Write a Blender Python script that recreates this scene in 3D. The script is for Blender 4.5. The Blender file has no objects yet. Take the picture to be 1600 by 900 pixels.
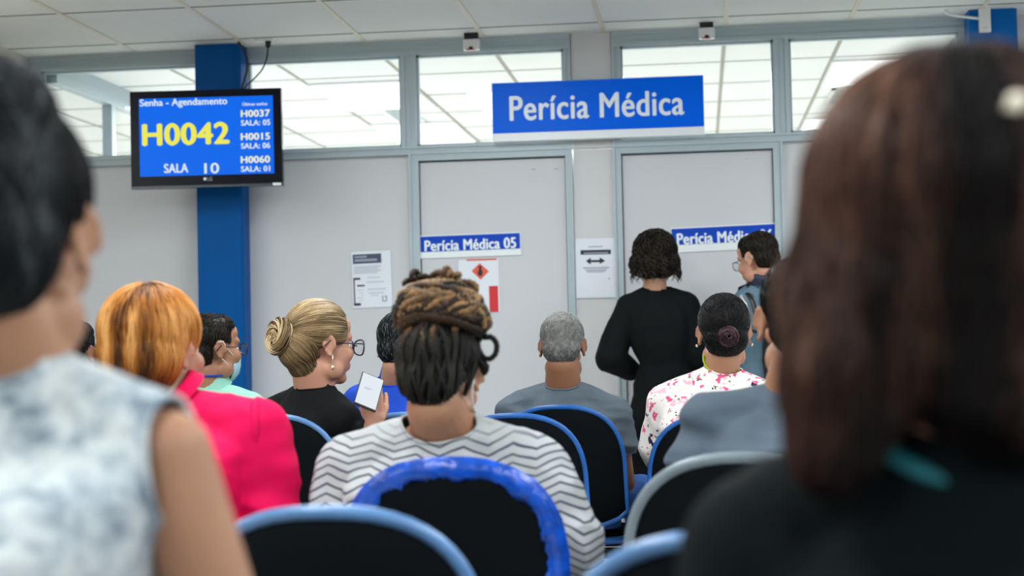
import bpy, bmesh, math, random
from mathutils import Vector, Matrix, noise
from mathutils.bvhtree import BVHTree
V = Vector
random.seed(7)
SC = bpy.context.scene
COL = SC.collection
PI = math.pi

# ------------------------------------------------------------------ camera, world, lights, exposure
CAM_Z = 1.12
FPX = 2446.0
YAW, PITCH, ROLL = 0.1197, 0.03406, -0.02142
def cam_axes():
    f = V((-math.sin(YAW)*math.cos(PITCH), math.cos(YAW)*math.cos(PITCH), math.sin(PITCH)))
    r = V((math.cos(YAW), math.sin(YAW), 0)); u = r.cross(f)
    return (math.cos(ROLL)*r + math.sin(ROLL)*u, -math.sin(ROLL)*r + math.cos(ROLL)*u, f)
CR, CU, CF = cam_axes()
CO = V((0, 0, CAM_Z))
cd = bpy.data.cameras.new('camera'); cam = bpy.data.objects.new('camera', cd); COL.objects.link(cam)
cam.matrix_world = Matrix(((CR.x, CU.x, -CF.x, CO.x), (CR.y, CU.y, -CF.y, CO.y), (CR.z, CU.z, -CF.z, CO.z), (0, 0, 0, 1)))
cd.sensor_width = 36; cd.lens = 36*FPX/1600
cd.clip_start = 0.05
cd.dof.use_dof = True; cd.dof.focus_distance = 5.2; cd.dof.aperture_fstop = (cd.lens/1000)/0.018
SC.camera = cam
vs = SC.view_settings
vs.view_transform = 'Standard'; vs.look = 'None'; vs.gamma = 1; vs.use_curve_mapping = False
vs.exposure = -0.12
w = bpy.data.worlds.new('world'); SC.world = w; w.use_nodes = True
w.node_tree.nodes['Background'].inputs[0].default_value = (0.80, 0.93, 1.0, 1)
w.node_tree.nodes['Background'].inputs[1].default_value = 0.28

def area(name, loc, sx, sy, power, color=(1, 1, 1), rot=(0, 0, 0)):
    l = bpy.data.lights.new(name, 'AREA'); l.shape = 'RECTANGLE'; l.size = sx; l.size_y = sy
    l.energy = power; l.color = color
    o = bpy.data.objects.new(name, l); COL.objects.link(o); o.location = loc; o.rotation_euler = rot
    return o
LW = (0.93, 0.98, 1.0)
for lx in (-3.6, -1.1, 1.4, 3.9):
    for ly in (-1.2, 1.3, 3.6, 6.1):
        area('ceiling_lamp_light', (lx, ly, 2.655), 0.60, 1.2, 47 if ly < 6 else 36, LW)
for lx in (-5.0, -2.6, -0.1, 2.4):  # leftmost pair added only to brighten the view through the left pane
    for ly in (9.6, 12.3):
        area('inner_room_light', (lx, ly, 2.64), 0.6, 1.1, 74, (0.97, 1.0, 1.0))

# ------------------------------------------------------------------ helpers
def ray(px, py):
    return (CR*(px-800) + CU*(450-py) + CF*FPX).normalized()
def P(px, py, Y):
    d = ray(px, py); t = Y/d.y
    return CO + d*t
def srgb(r, g, b):
    f = lambda c: (c/255/12.92) if c/255 <= 0.04045 else ((c/255+0.055)/1.055)**2.4
    return (f(r), f(g), f(b), 1)

def mat(name, col, rough=0.5, metal=0.0, noise_amt=0.0, noise_scale=8, bump=0.0, bump_scale=60, col2=None, emit=0, spec=0.5, coat=0, sheen=0):
    if rough >= 0.7 and spec == 0.5: spec = 0.15
    m = bpy.data.materials.new(name); m.use_nodes = True
    nt = m.node_tree; b = nt.nodes['Principled BSDF']
    b.inputs['Base Color'].default_value = col; b.inputs['Roughness'].default_value = rough
    b.inputs['Metallic'].default_value = metal; b.inputs['Specular IOR Level'].default_value = spec
    b.inputs['Coat Weight'].default_value = coat; b.inputs['Sheen Weight'].default_value = sheen
    if emit:
        b.inputs['Emission Color'].default_value = col; b.inputs['Emission Strength'].default_value = emit
    tc = nt.nodes.new('ShaderNodeTexCoord')
    if noise_amt or col2:
        n = nt.nodes.new('ShaderNodeTexNoise'); n.inputs['Scale'].default_value = noise_scale; n.inputs['Detail'].default_value = 5
        nt.links.new(tc.outputs['Object'], n.inputs['Vector'])
        cr = nt.nodes.new('ShaderNodeValToRGB'); cr.color_ramp.elements[0].position = 0.35; cr.color_ramp.elements[1].position = 0.65
        c2 = col2 or tuple([c*(1-noise_amt) for c in col[:3]]+[1])
        cr.color_ramp.elements[0].color = c2; cr.color_ramp.elements[1].color = col
        nt.links.new(n.outputs['Fac'], cr.inputs[0]); nt.links.new(cr.outputs[0], b.inputs['Base Color'])
    if bump:
        n2 = nt.nodes.new('ShaderNodeTexNoise'); n2.inputs['Scale'].default_value = bump_scale; n2.inputs['Detail'].default_value = 4
        nt.links.new(tc.outputs['Object'], n2.inputs['Vector'])
        bp = nt.nodes.new('ShaderNodeBump'); bp.inputs['Strength'].default_value = bump; bp.inputs['Distance'].default_value = 0.01
        nt.links.new(n2.outputs['Fac'], bp.inputs['Height']); nt.links.new(bp.outputs[0], b.inputs['Normal'])
    return m

def link(name, me, parent=None, m=None):
    o = bpy.data.objects.new(name, me); COL.objects.link(o)
    if m is not None:
        me.materials.clear(); me.materials.append(m)
    if parent is not None: o.parent = parent
    return o
def empty(name, loc=(0, 0, 0)):
    o = bpy.data.objects.new(name, None); COL.objects.link(o); o.location = loc; o.empty_display_size = 0.1
    return o
def tag(o, label=None, cat=None, group=None, kind=None):
    if label: o['label'] = label
    if cat: o['category'] = cat
    if group: o['group'] = group
    if kind: o['kind'] = kind
    return o
def struct(o): o['kind'] = 'structure'; return o

class PB:
    """collects closed shapes into one mesh"""
    def __init__(s): s.v = []; s.f = []
    def box(s, x0, x1, y0, y1, z0, z1, M=None):
        b = len(s.v)
        for z in (z0, z1):
            for x, y in ((x0, y0), (x1, y0), (x1, y1), (x0, y1)):
                p = V((x, y, z)); s.v.append(M @ p if M else p)
        s.f += [(b, b+3, b+2, b+1), (b+4, b+5, b+6, b+7), (b, b+1, b+5, b+4), (b+1, b+2, b+6, b+5), (b+2, b+3, b+7, b+6), (b+3, b, b+4, b+7)]
        return s
    def ell(s, c, r, M=None, nu=20, nv=12):
        c = V(c); b = len(s.v)
        rx, ry, rz = r
        def put(x, y, z):
            q = V((x*rx, y*ry, z*rz)); s.v.append(c + (M @ q if M else q))
        put(0, 0, 1)
        for i in range(1, nv):
            t = PI*i/nv
            for j in range(nu):
                a = 2*PI*j/nu; put(math.sin(t)*math.cos(a), math.sin(t)*math.sin(a), math.cos(t))
        put(0, 0, -1); e = len(s.v)-1
        for j in range(nu):
            k = (j+1) % nu
            s.f.append((b, b+1+j, b+1+k))
            for i in range(nv-2):
                o = b+1+i*nu
                s.f.append((o+j, o+nu+j, o+nu+k, o+k))
            o = b+1+(nv-2)*nu
            s.f.append((e, o+k, o+j))
        return s
    def rings(s, R, close=True):
        b = len(s.v); n = len(R[0])
        for r in R: s.v += [V(p) for p in r]
        for i in range(len(R)-1):
            for j in range(n):
                k = (j+1) % n
                s.f.append((b+i*n+j, b+i*n+k, b+(i+1)*n+k, b+(i+1)*n+j))
        if close:
            s.f.append(tuple(b+j for j in range(n))[::-1]); o = b+(len(R)-1)*n
            s.f.append(tuple(o+j for j in range(n)))
        return s
    def tube(s, pts, rad, n=8, closed=False, flat=1.0, flatdir=None):
        pts = [V(p) for p in pts]; N = len(pts)
        rad = rad if isinstance(rad, (list, tuple)) else [rad]*N
        R = []; prev = None
        for i, p in enumerate(pts):
            if closed: d = pts[(i+1) % N]-pts[i-1]
            else: d = pts[min(i+1, N-1)]-pts[max(i-1, 0)]
            if d.length < 1e-9: d = V((0, 0, 1))
            d.normalize()
            if prev is None:
                a = flatdir if flatdir is not None else (V((0, 0, 1)) if abs(d.z) < 0.9 else V((1, 0, 0)))
                a = (a-d*a.dot(d)).normalized()
            else:
                a = prev-d*prev.dot(d)
                a = a.normalized() if a.length > 1e-6 else prev
            prev = a; b = d.cross(a)
            R.append([p+(a*math.cos(2*PI*k/n)*flat+b*math.sin(2*PI*k/n))*rad[i] for k in range(n)])
        if closed:
            R.append(R[0]); return s.rings(R, close=False)
        return s.rings(R)
    def cap(s, p0, r0, p1, r1, n=16):
        p0 = V(p0); p1 = V(p1); d = (p1-p0)
        L = d.length or 1e-4; d = d/L if d.length else V((0, 0, 1))
        a = V((0, 0, 1)) if abs(d.z) < 0.9 else V((1, 0, 0)); a = (a-d*a.dot(d)).normalized(); b = d.cross(a)
        R = []
        for i in range(5):
            t = PI/2*(i+0.4)/5.0; R.append((p0-d*r0*math.cos(t), r0*math.sin(t)))
        R.append((p0, r0)); R.append((p1, r1))
        for i in range(4, -1, -1):
            t = PI/2*(i+0.4)/5.0; R.append((p1+d*r1*math.cos(t), r1*math.sin(t)))
        return s.rings([[c+(a*math.cos(2*PI*k/n)+b*math.sin(2*PI*k/n))*r for k in range(n)] for c, r in R])
    def cone(s, p0, r0, p1, r1, n=20, mid=None):
        p0 = V(p0); p1 = V(p1)
        return s.tube([p0, p0.lerp(p1, .5), p1], [r0, mid or (r0+r1)/2, r1], n=n)
    def mesh(s, name, smooth=False):
        me = bpy.data.meshes.new(name); me.from_pydata([tuple(p) for p in s.v], [], s.f); me.update()
        bm = bmesh.new(); bm.from_mesh(me); bmesh.ops.recalc_face_normals(bm, faces=bm.faces); bm.to_mesh(me); bm.free()
        if smooth: me.polygons.foreach_set('use_smooth', [True]*len(me.polygons))
        return me
    def build(s, name, m, parent=None, smooth=False):
        return link(name, s.mesh(name, smooth), parent, m)
    def bevel(s, name, m, parent=None, w=0.004, seg=2):
        me = s.mesh(name)
        bm = bmesh.new(); bm.from_mesh(me)
        bmesh.ops.bevel(bm, geom=list(bm.edges), offset=w, segments=seg, affect='EDGES', profile=0.6, clamp_overlap=True)
        bm.to_mesh(me); bm.free()
        return link(name, me, parent, m)
    def fuse(s, name, voxel=0.006, smooth=4, fac=0.5):
        """one continuous surface around everything collected"""
        me = s.mesh(name); o = bpy.data.objects.new('tmp', me); COL.objects.link(o)
        r = o.modifiers.new('r', 'REMESH'); r.mode = 'VOXEL'; r.voxel_size = voxel; r.adaptivity = 0
        if smooth:
            q = o.modifiers.new('s', 'SMOOTH'); q.iterations = smooth; q.factor = fac
        dg = bpy.context.evaluated_depsgraph_get(); dg.update()
        out = bpy.data.meshes.new_from_object(o.evaluated_get(dg)); out.name = name
        bpy.data.objects.remove(o); bpy.data.meshes.remove(me)
        out.polygons.foreach_set('use_smooth', [True]*len(out.polygons))
        return out

def wrinkle(me, amp, scale, stretch=(1, 1, 1), seed=0, folds=None):
    """cloth folds: push vertices along normals"""
    import array
    n = len(me.vertices); sv = V((seed*7.3, seed*3.1, seed*1.7))
    co = [0.0]*(3*n); me.vertices.foreach_get('co', co); no = [0.0]*(3*n); me.vertices.foreach_get('normal', no); out = []
    for i in range(n):
        p = V(co[3*i:3*i+3])
        q = V((p.x*scale*stretch[0], p.y*scale*stretch[1], p.z*scale*stretch[2]))+sv
        d = noise.noise(q)*0.65+noise.noise(q*2.3)*0.35
        d = 1-abs(d)*2.2
        a = amp
        if folds:
            for c, rr, k in folds:
                t = (p-c).length/rr
                if t < 1: a += k*(1-t)
        out.extend(p+V(no[3*i:3*i+3])*(d-0.5)*a)
    me.vertices.foreach_set('co', out)
    me.update()

# ---- text as flat relief letters
def text_mesh(s, w, h, bold=0.02, depth=0.001, spacing=1.0):
    heavy = bold*1.25; bold = 0.0; spacing *= 1+heavy
    cu = bpy.data.curves.new('txt', 'FONT'); cu.body = s; cu.size = 1; cu.offset = bold; cu.extrude = 0.01; cu.space_character = spacing
    o = bpy.data.objects.new('txt', cu); COL.objects.link(o)
    dg = bpy.context.evaluated_depsgraph_get(); dg.update()
    me = bpy.data.meshes.new_from_object(o.evaluated_get(dg)); bpy.data.objects.remove(o)
    xs = [v.co.x for v in me.vertices]; ys = [v.co.y for v in me.vertices]
    x0, x1, y0, y1 = min(xs), max(xs), min(ys), max(ys)
    for v in me.vertices:
        x = (v.co.x-x0)/(x1-x0)*w; y = (v.co.y-y0)/(y1-y0)*h
        v.co = V((x, -depth if v.co.z > 0 else 0, y))
    if heavy:      # heavier strokes: the same letters again, a hair to each side
        n = len(me.vertices); vs_ = [v.co.copy() for v in me.vertices]; fs = [tuple(p.vertices) for p in me.polygons]
        sh = heavy*h; VV = []; FF = []
        for k, (dx, dz) in enumerate(((-sh, 0), (sh, 0), (0, sh*.6), (0, -sh*.6), (0, 0))):
            VV += [tuple(v+V((dx, -0.00006*k, dz))) for v in vs_]; FF += [tuple(i+k*n for i in f) for f in fs]
        me = bpy.data.meshes.new('letters'); me.from_pydata(VV, [], FF)
    return me

class Frame:
    """flat thing standing at depth Y; local x right, local z up, local -y towards the room"""
    def __init__(s, px, py, Y, yaw=0, roll=0, tilt=0):
        s.o = P(px, py, Y)
        s.M = Matrix.Translation(s.o) @ Matrix.Rotation(yaw, 4, 'Z') @ Matrix.Rotation(tilt, 4, 'X') @ Matrix.Rotation(roll, 4, 'Y')
        s.I = s.M.inverted()
    def l(s, px, py):
        n = (s.M.to_3x3() @ V((0, 1, 0))); d = ray(px, py)
        t = (s.o-CO).dot(n)/d.dot(n); q = s.I @ (CO+d*t)
        return q.x, q.z
    def rect(s, x0, y0, x1, y1):
        xm = (x0+x1)/2; ym = (y0+y1)/2
        return s.l(x0, ym)[0], s.l(x1, ym)[0], s.l(xm, y1)[1], s.l(xm, y0)[1]
    def text(s, txt, x0, y0, x1, y1, yoff, m, parent, name, bold=0.02, spacing=1.0):
        a, b, c, d = s.rect(x0, y0, x1, y1)
        me = text_mesh(txt, b-a, d-c, bold, spacing=spacing)
        for v in me.vertices: v.co += V((a, yoff, c))
        return link(name, me, parent, m)

# ------------------------------------------------------------------ materials
M = {}
M['ceil'] = mat('ceiling_tile', (0.70, 0.715, 0.69, 1), 0.8, noise_amt=0.03, noise_scale=3, bump=0.15, bump_scale=120)
M['tbar'] = mat('ceiling_bar', (0.62, 0.58, 0.47, 1), 0.5)
M['joint'] = mat('ceiling_joint', (0.16, 0.17, 0.15, 1), 0.8)
M['floor'] = mat('floor_stone', (0.60, 0.60, 0.57, 1), 0.25, noise_amt=0.12, noise_scale=5)
M['panel'] = mat('grey_panel', (0.585, 0.60, 0.635, 1), 0.45, noise_amt=0.025, noise_scale=1.2)
M['panelw'] = mat('light_panel', (0.61, 0.615, 0.635, 1), 0.45, noise_amt=0.02, noise_scale=2)
M['alu'] = mat('painted_aluminium', (0.42, 0.505, 0.55, 1), 0.35, noise_amt=0.04, noise_scale=4)
M['cream'] = mat('cream_wall', (0.62, 0.57, 0.46, 1), 0.6, noise_amt=0.04, noise_scale=2)
M['white'] = mat('white_paint', (0.82, 0.83, 0.82, 1), 0.5)
M['innerceil'] = mat('inner_ceiling', (0.88, 0.88, 0.86, 1), 0.8)
M['innerline'] = mat('inner_joint', (0.40, 0.38, 0.33, 1), 0.8)
M['blue_pillar'] = mat('blue_pillar_paint', (0.0, 0.085, 0.32, 1), 0.45, noise_amt=0.05, noise_scale=3, spec=0.1)
M['blue_pillar2'] = mat('blue_pillar_paint_b', (0.0, 0.12, 0.42, 1), 0.4, noise_amt=0.05, noise_scale=3, spec=0.12)
M['sign'] = mat('sign_blue', (0.0, 0.13, 0.86, 1), 0.3, spec=0.06)
M['label'] = mat('label_blue', (0.005, 0.06, 0.50, 1), 0.3, spec=0.15)
M['signw'] = mat('sign_white', (0.80, 0.85, 0.88, 1), 0.3)
M['letter'] = mat('letter_white', (0.80, 0.88, 0.95, 1), 0.4)
M['paper'] = mat('paper', (0.74, 0.78, 0.86, 1), 0.6)
M['ink'] = mat('ink', (0.012, 0.014, 0.03, 1), 0.6)
M['inkg'] = mat('ink_grey', (0.30, 0.33, 0.42, 1), 0.6)
M['navyink'] = mat('ink_navy', (0.055, 0.075, 0.14, 1), 0.6)
M['red'] = mat('poster_red', (0.62, 0.02, 0.03, 1), 0.5)
M['orange'] = mat('poster_orange', (0.72, 0.10, 0.05, 1), 0.5)
M['tv'] = mat('tv_black', (0.003, 0.004, 0.010, 1), 0.25, spec=.15)
M['black'] = mat('black_plastic', (0.008, 0.009, 0.01, 1), 0.4)
M['cable'] = mat('black_cable', (0.01, 0.01, 0.012, 1), 0.45)
M['whitep'] = mat('white_plastic', (0.72, 0.73, 0.74, 1), 0.35)
M['led'] = mat('red_led', (0.6, 0.02, 0.05, 1), 0.4)
def emis(name, col, s):
    m = bpy.data.materials.new(name); m.use_nodes = True; nt = m.node_tree
    b = nt.nodes['Principled BSDF']; b.inputs['Base Color'].default_value = (0.01, 0.01, 0.01, 1); b.inputs['Roughness'].default_value = 0.3
    b.inputs['Specular IOR Level'].default_value = 0.05
    b.inputs['Emission Color'].default_value = col; b.inputs['Emission Strength'].default_value = s
    return m
M['screen'] = emis('screen_blue', (0.0, 0.155, 0.95, 1), 0.95)
M['scrw'] = emis('screen_white', (0.80, 0.92, 1.0, 1), 0.95)
M['scry'] = emis('screen_yellow', (0.95, 0.93, 0.10, 1), 0.95)
M['scrc'] = emis('screen_cream', (0.93, 0.98, 0.72, 1), 0.95)
M['lamp'] = emis('lamp_diffuser', (1, 1, 1, 1), 3.0)
def glass_mat():
    m = bpy.data.materials.new('clear_glass'); m.use_nodes = True; nt = m.node_tree
    nt.nodes.remove(nt.nodes['Principled BSDF']); out = nt.nodes['Material Output']
    t = nt.nodes.new('ShaderNodeBsdfTransparent'); t.inputs[0].default_value = (0.96, 0.98, 0.98, 1)
    g = nt.nodes.new('ShaderNodeBsdfGlossy'); g.inputs['Roughness'].default_value = 0.02
    mx = nt.nodes.new('ShaderNodeMixShader')
    mx.inputs[0].default_value = 0.05
    nt.links.new(t.outputs[0], mx.inputs[1]); nt.links.new(g.outputs[0], mx.inputs[2])
    nt.links.new(mx.outputs[0], out.inputs[0]); return m
M['glass'] = glass_mat()
M['chairblue'] = mat('chair_blue_plastic', (0.02, 0.115, 0.40, 1), 0.3, spec=0.3, noise_amt=0.25, noise_scale=14)
M['chairpale'] = mat('chair_pale_blue', (0.10, 0.24, 0.50, 1), 0.28, spec=0.6, noise_amt=0.25, noise_scale=10)  # paler blue carries the light reflecting off the rims
M['chairgrey'] = mat('chair_worn_grey', (0.20, 0.25, 0.29, 1), 0.35, spec=0.5, noise_amt=0.35, noise_scale=8)
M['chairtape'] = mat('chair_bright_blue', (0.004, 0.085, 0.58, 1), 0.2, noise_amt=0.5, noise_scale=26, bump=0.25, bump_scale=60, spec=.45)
M['fabric'] = mat('chair_black_fabric', (0.003, 0.0045, 0.006, 1), 0.85, spec=.06, bump=0.3, bump_scale=300)
M['steel'] = mat('black_steel', (0.02, 0.02, 0.022, 1), 0.35, metal=0.6)

# ------------------------------------------------------------------ room shell
WY = 8.1                      # front face of the partition wall
ZC = P(800, 58, WY).z         # ceiling height
def WX(px, py=300): return P(px, py, WY).x
def WZ(px, py): return P(px, py, WY).z
XL = WX(48, 200)              # left side wall
XR = 4.6
print('ceiling', ZC, 'XL', XL)
struct(PB().box(-6.5, XR+1.5, -3.5, 16, -0.06, 0).build('floor', M['floor']))
# main ceiling: tiles with joints + cream bars running to the wall
TX = 0.626
x_ref = P(1133, 39, WY).x     # one bar meets the wall here
y_ref = P(743, 43.4, WY); dd = ray(743, 43.4); y_ref = dd.y*(ZC-CAM_Z)/dd.z
TYD = 0.775
print('joint y', y_ref, 'bar x', x_ref)
pb = PB(); pj = PB(); pt = PB()
pj.box(-6.5, XR+1.5, -3.5, WY+0.05, ZC+0.012, ZC+0.06)
ys = []
y = y_ref
while y > -3.5: ys.append(y); y -= TYD
ys = [WY+0.04]+ys
xs = []
x = x_ref-TX*14
while x < XR+1.5: xs.append(x); x += TX
for i in range(len(ys)-1):
    for k in range(len(xs)-1):
        pb.box(xs[k]+0.002, xs[k+1]-0.002, ys[i+1]+0.004, ys[i]-0.004, ZC, ZC+0.014)
for y in ys[1:]:
    pj.box(-6.5, XR+1.5, y-0.006, y+0.006, ZC-0.002, ZC+0.012)
for x in xs:
    pt.box(x-0.012, x+0.012, -3.5, WY+0.03, ZC-0.004, ZC+0.01)
ceiling = struct(pb.build('ceiling', M['ceil']))
struct(pj.build('ceiling_joint', M['joint'])); struct(pt.build('trim_1', M['tbar']))
# left wall
struct(PB().box(XL-0.12, XL, -3.5, WY, 0, ZC+0.05).build('wall_left', M['cream']))

# key heights of the partition
zH0 = WZ(640, 88)              # underside of header
zR1 = WZ(640, 230); zR0 = WZ(640, 243)   # rail
zD1 = WZ(770, 250)             # door leaf top
def bar(name, x0, x1, z0, z1, y0=WY-0.03, y1=WY+0.05, groove=True, m=None):
    b = PB().box(x0, x1, y0, y1, z0, z1)
    if groove:
        if (x1-x0) > (z1-z0):
            zc = (z0+z1)/2; b.box(x0, x1, y0-0.008, y0, z0, z0+(z1-z0)*0.28); b.box(x0, x1, y0-0.008, y0, z1-(z1-z0)*0.28, z1)
        else:
            b.box(x0, x0+(x1-x0)*0.28, y0-0.008, y0, z0, z1); b.box(x1-(x1-x0)*0.28, x1, y0-0.008, y0, z0, z1)
    return struct(b.build(name, m or M['alu']))
x640 = WX(628, 150); x652 = WX(652, 150)
xr1 = WX(881, 100); xr2 = WX(892, 100)
xq1 = WX(956, 100); xq2 = WX(969.5, 100)
x1209 = WX(1209, 130); x1233 = WX(1233, 130)
x1497 = WX(1497, 70); x1515 = WX(1515, 60)
xl1 = WX(67, 150)
bar('trim_2', XL, xr2, zH0, ZC)                        # header left
bar('trim_3', xq1, x1515, zH0, ZC)
bar('trim_4', XL, xr2, zR0, zR1); bar('trim_5', xq1, x1515, zR0, zR1)
bar('trim_6', XL, xl1, zR1, zH0)
bar('trim_7', x640, x652, zR1, zH0)
bar('trim_8', xr1, xr2, zR1, zH0)
bar('trim_9', xq1, xq2, zR1, zH0)
bar('trim_10', x1209, x1233, zR1, zH0)
bar('trim_11', x1497, x1515, 0, zH0)
xp = WX(389, 120)
bar('trim_12', WX(373, 100), xp, zR1, zH0)
# the light column panel between the doors, cut at rail height by a thin joint
struct(PB().box(xr2+0.003, xq1-0.003, WY-0.018, WY+0.04, zR0+0.004, ZC).box(xr2+0.003, xq1-0.003, WY-0.018, WY+0.04, 0, zR0-0.004).build('wall_center', M['panelw']))
# panels
xdl = WX(641, 300); xdl2 = WX(656, 300)
struct(PB().box(XL, xdl, WY, WY+0.04, 0, zR0).build('wall_back', M['panel']))
xdr1 = WX(1209, 300); xdr2 = WX(1224, 300)
struct(PB().box(xdr2, XR+1.5, WY, WY+0.04, 0, zR0).build('wall_back_right', M['panelw']))
struct(PB().box(x1515, XR+1.5, WY, WY+0.04, zR0, ZC).build('wall_upper_right', M['panelw']))
bar('baseboard_back', XL, xdl, 0, 0.07, groove=False)
# windows (transoms): frame bead + pane
def transom(n, x0, x1):
    b = PB(); t = 0.012
    b.box(x0, x1, WY-0.012, WY+0.02, zH0-t, zH0).box(x0, x1, WY-0.012, WY+0.02, zR1, zR1+t)
    b.box(x0, x0+t, WY-0.012, WY+0.02, zR1, zH0).box(x1-t, x1, WY-0.012, WY+0.02, zR1, zH0)
    o = struct(b.build('window_%d' % n, M['alu']))
    PB().box(x0+t, x1-t, WY+0.003, WY+0.008, zR1+t, zH0-t).build('pane', M['glass'], o)
transom(1, xl1, WX(373, 100)); transom(2, xp, x640); transom(3, x652, xr1); transom(4, xq2, x1209); transom(5, x1233, x1497)
# doors with frames
def door(n, xa, xb, xc, xd, hinge_marks):
    f = PB(); z1 = zR0
    f.box(xa, xb, WY-0.03, WY+0.05, 0, z1).box(xc, xd, WY-0.03, WY+0.05, 0, z1).box(xb, xc, WY-0.03, WY+0.05, zD1+0.005, z1)
    f.box(xa, xa+0.012, WY-0.04, WY-0.03, 0, z1).box(xd-0.012, xd, WY-0.04, WY-0.03, 0, z1)
    f.box(xb, xc, WY-0.04, WY-0.03, zD1+0.006, zD1+0.018)
    o = struct(f.build('door_%d' % n, M['alu']))
    lf = PB().box(xb+0.005, xc-0.005, WY-0.005, WY+0.03, 0.01, zD1-0.002)
    leaf = lf.build('door_leaf', M['panel'], o)
    g = PB().box(xb, xc, WY+0.031, WY+0.04, 0, zD1+0.005).build('door_stop', M['joint'], o)
    PB().ell((xc-0.07, WY-0.05, 1.0), (0.028, 0.028, 0.028)).cap((xc-0.07, WY, 1.0), 0.012, (xc-0.07, WY-0.05, 1.0), 0.012).build('door_handle', M['steel'], o, True)
    for px, py in hinge_marks:
        q = P(px, py, WY-0.008)
        PB().ell(q, (0.012, 0.005, 0.004)).build('screw_cover', M['whitep'], leaf, True)
door(1, xdl, xdl2, WX(885, 300), WX(896, 300), ((834, 264), (868, 263)))
door(2, WX(959, 300), WX(972, 300), xdr1, xdr2, ((1168, 247),))

# blue pillars
def pillar(name, xa, xb, ya, m, rnd=0.03):
    r = []
    pts = [(xa, WY-0.035), (xa, ya), (xb-rnd, ya)]+[(xb-rnd+rnd*math.sin(t), ya+rnd-rnd*math.cos(t)) for t in (0.4, 0.8, 1.2)]+[(xb, ya+rnd), (xb, WY-0.035)]
    return struct(PB().rings([[V((x, y, 0)) for x, y in pts], [V((x, y, ZC)) for x, y in pts]]).build(name, m))
PY = 7.93
pillar('trim_13', P(306, 200, PY).x, P(376, 200, PY).x, PY, M['blue_pillar'])
pillar('trim_14', P(1515, 60, PY).x, P(1592, 60, PY).x, PY, M['blue_pillar2'])

# ------------------------------------------------------------------ inner room behind the transoms
IC = ZC-0.0
py0 = 8.33
pb = PB(); 
iy = []
y = WY+0.05; k = 0
inner_y = [WY+0.05]+[py0+0.77*i for i in range(0, 9)]
LT = {}
pan = []
for i in range(len(inner_y)-1):
    for k in range(len(xs)-1):
        pb.box(xs[k]+0.008, xs[k+1]-0.008, inner_y[i]+0.005, inner_y[i+1]-0.005, IC, IC+0.014)
struct(pb.build('ceiling_inner', M['innerceil']))
pj = PB().box(-6.5, 6, WY+0.05, 15, IC+0.013, IC+0.06)
for y in inner_y[1:]: pj.box(-6.5, 6, y-0.008, y+0.008, IC-0.003, IC+0.012)
for x in xs: pj.box(x-0.011, x+0.011, WY+0.05, 15, IC-0.003, IC+0.012)
struct(pj.build('ceiling_inner_joint', M['innerline']))
struct(PB().box(-6.5, 6, 15, 15.1, 0, IC).box(6, 6.1, WY, 15, 0, IC).box(-6.6, -6.5, WY, 15, 0, IC).build('wall_inner', M['white']))
def zline(px, py):   # where a ray meets the ceiling
    d = ray(px, py); t = (IC-CAM_Z)/d.z; return CO+d*t
def panel_lamp(p0, p1, label):
    a = zline(*p0); b = zline(*p1)
    x0, x1 = sorted((a.x, b.x)); y0, y1 = sorted((a.y, b.y))
    # snap to tile columns
    xc = (x0+x1)/2; k = min(range(len(xs)-1), key=lambda i: abs((xs[i]+xs[i+1])/2-xc)); x0 = xs[k]+0.02; x1 = xs[k+1]-0.02
    e = empty('ceiling_light', ((x0+x1)/2, (y0+y1)/2, IC)); tag(e, label, 'ceiling light', 'lit panels on the ceiling of the room behind')
    X = (x1-x0)/2; Y = (y1-y0)/2
    PB().box(-X, X, -Y, Y, -0.012, -0.002).build('diffuser', M['lamp'], e)
    PB().box(-X-.015, X+.015, -Y-.015, -Y, -0.016, 0).box(-X-.015, X+.015, Y, Y+.015, -0.016, 0).box(-X-.015, -X, -Y, Y, -0.016, 0).box(X, X+.015, -Y, Y, -0.016, 0).build('frame', M['white'], e)
panel_lamp((500, 130), (600, 168), 'glowing ceiling panel seen through the glass right of the wall screen')
panel_lamp((1330, 93), (1400, 129), 'bright ceiling panel in the rightmost pane above the grille')
panel_lamp((1275, 184), (1310, 205), 'lower bright ceiling panel at the foot of the rightmost pane')
panel_lamp((1480, 75), (1490, 95), 'sliver of lit ceiling panel at the far right edge of the last pane')
panel_lamp((672, 190), (730, 225), 'glowing ceiling panel left of the hanging blue sign behind glass')
def vent(p0, p1, label):
    a = zline(*p0); b = zline(*p1)
    x0, x1 = sorted((a.x, b.x)); y0, y1 = sorted((a.y, b.y)); X = (x1-x0)/2; Y = (y1-y0)/2
    e = empty('ceiling_vent', ((x0+x1)/2, (y0+y1)/2, IC)); tag(e, label, 'air vent')
    PB().box(-X, X, -Y, -Y+.03, -0.012, -.001).box(-X, X, Y-.03, Y, -0.012, -.001).box(-X, -X+.03, -Y, Y, -0.012, -.001).box(X-.03, X, -Y, Y, -0.012, -.001).build('frame', M['white'], e)
    s = PB(); n = 7
    for i in range(n):
        yy = -Y+.04+(2*Y-.08)*i/(n-1); s.box(-X+.03, X-.03, yy-.012, yy+.004, -.012, -.006)
    s.build('grille', M['white'], e)
    PB().box(-X+.03, X-.03, -Y+.03, Y-.03, -.004, -.002).build('backing', M['alu'], e)
vent((1300, 138), (1400, 158), 'square air grille in ceiling behind the rightmost pane')
vent((590, 168), (668, 190), 'square air grille in ceiling behind glass beside the middle mullion')
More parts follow.
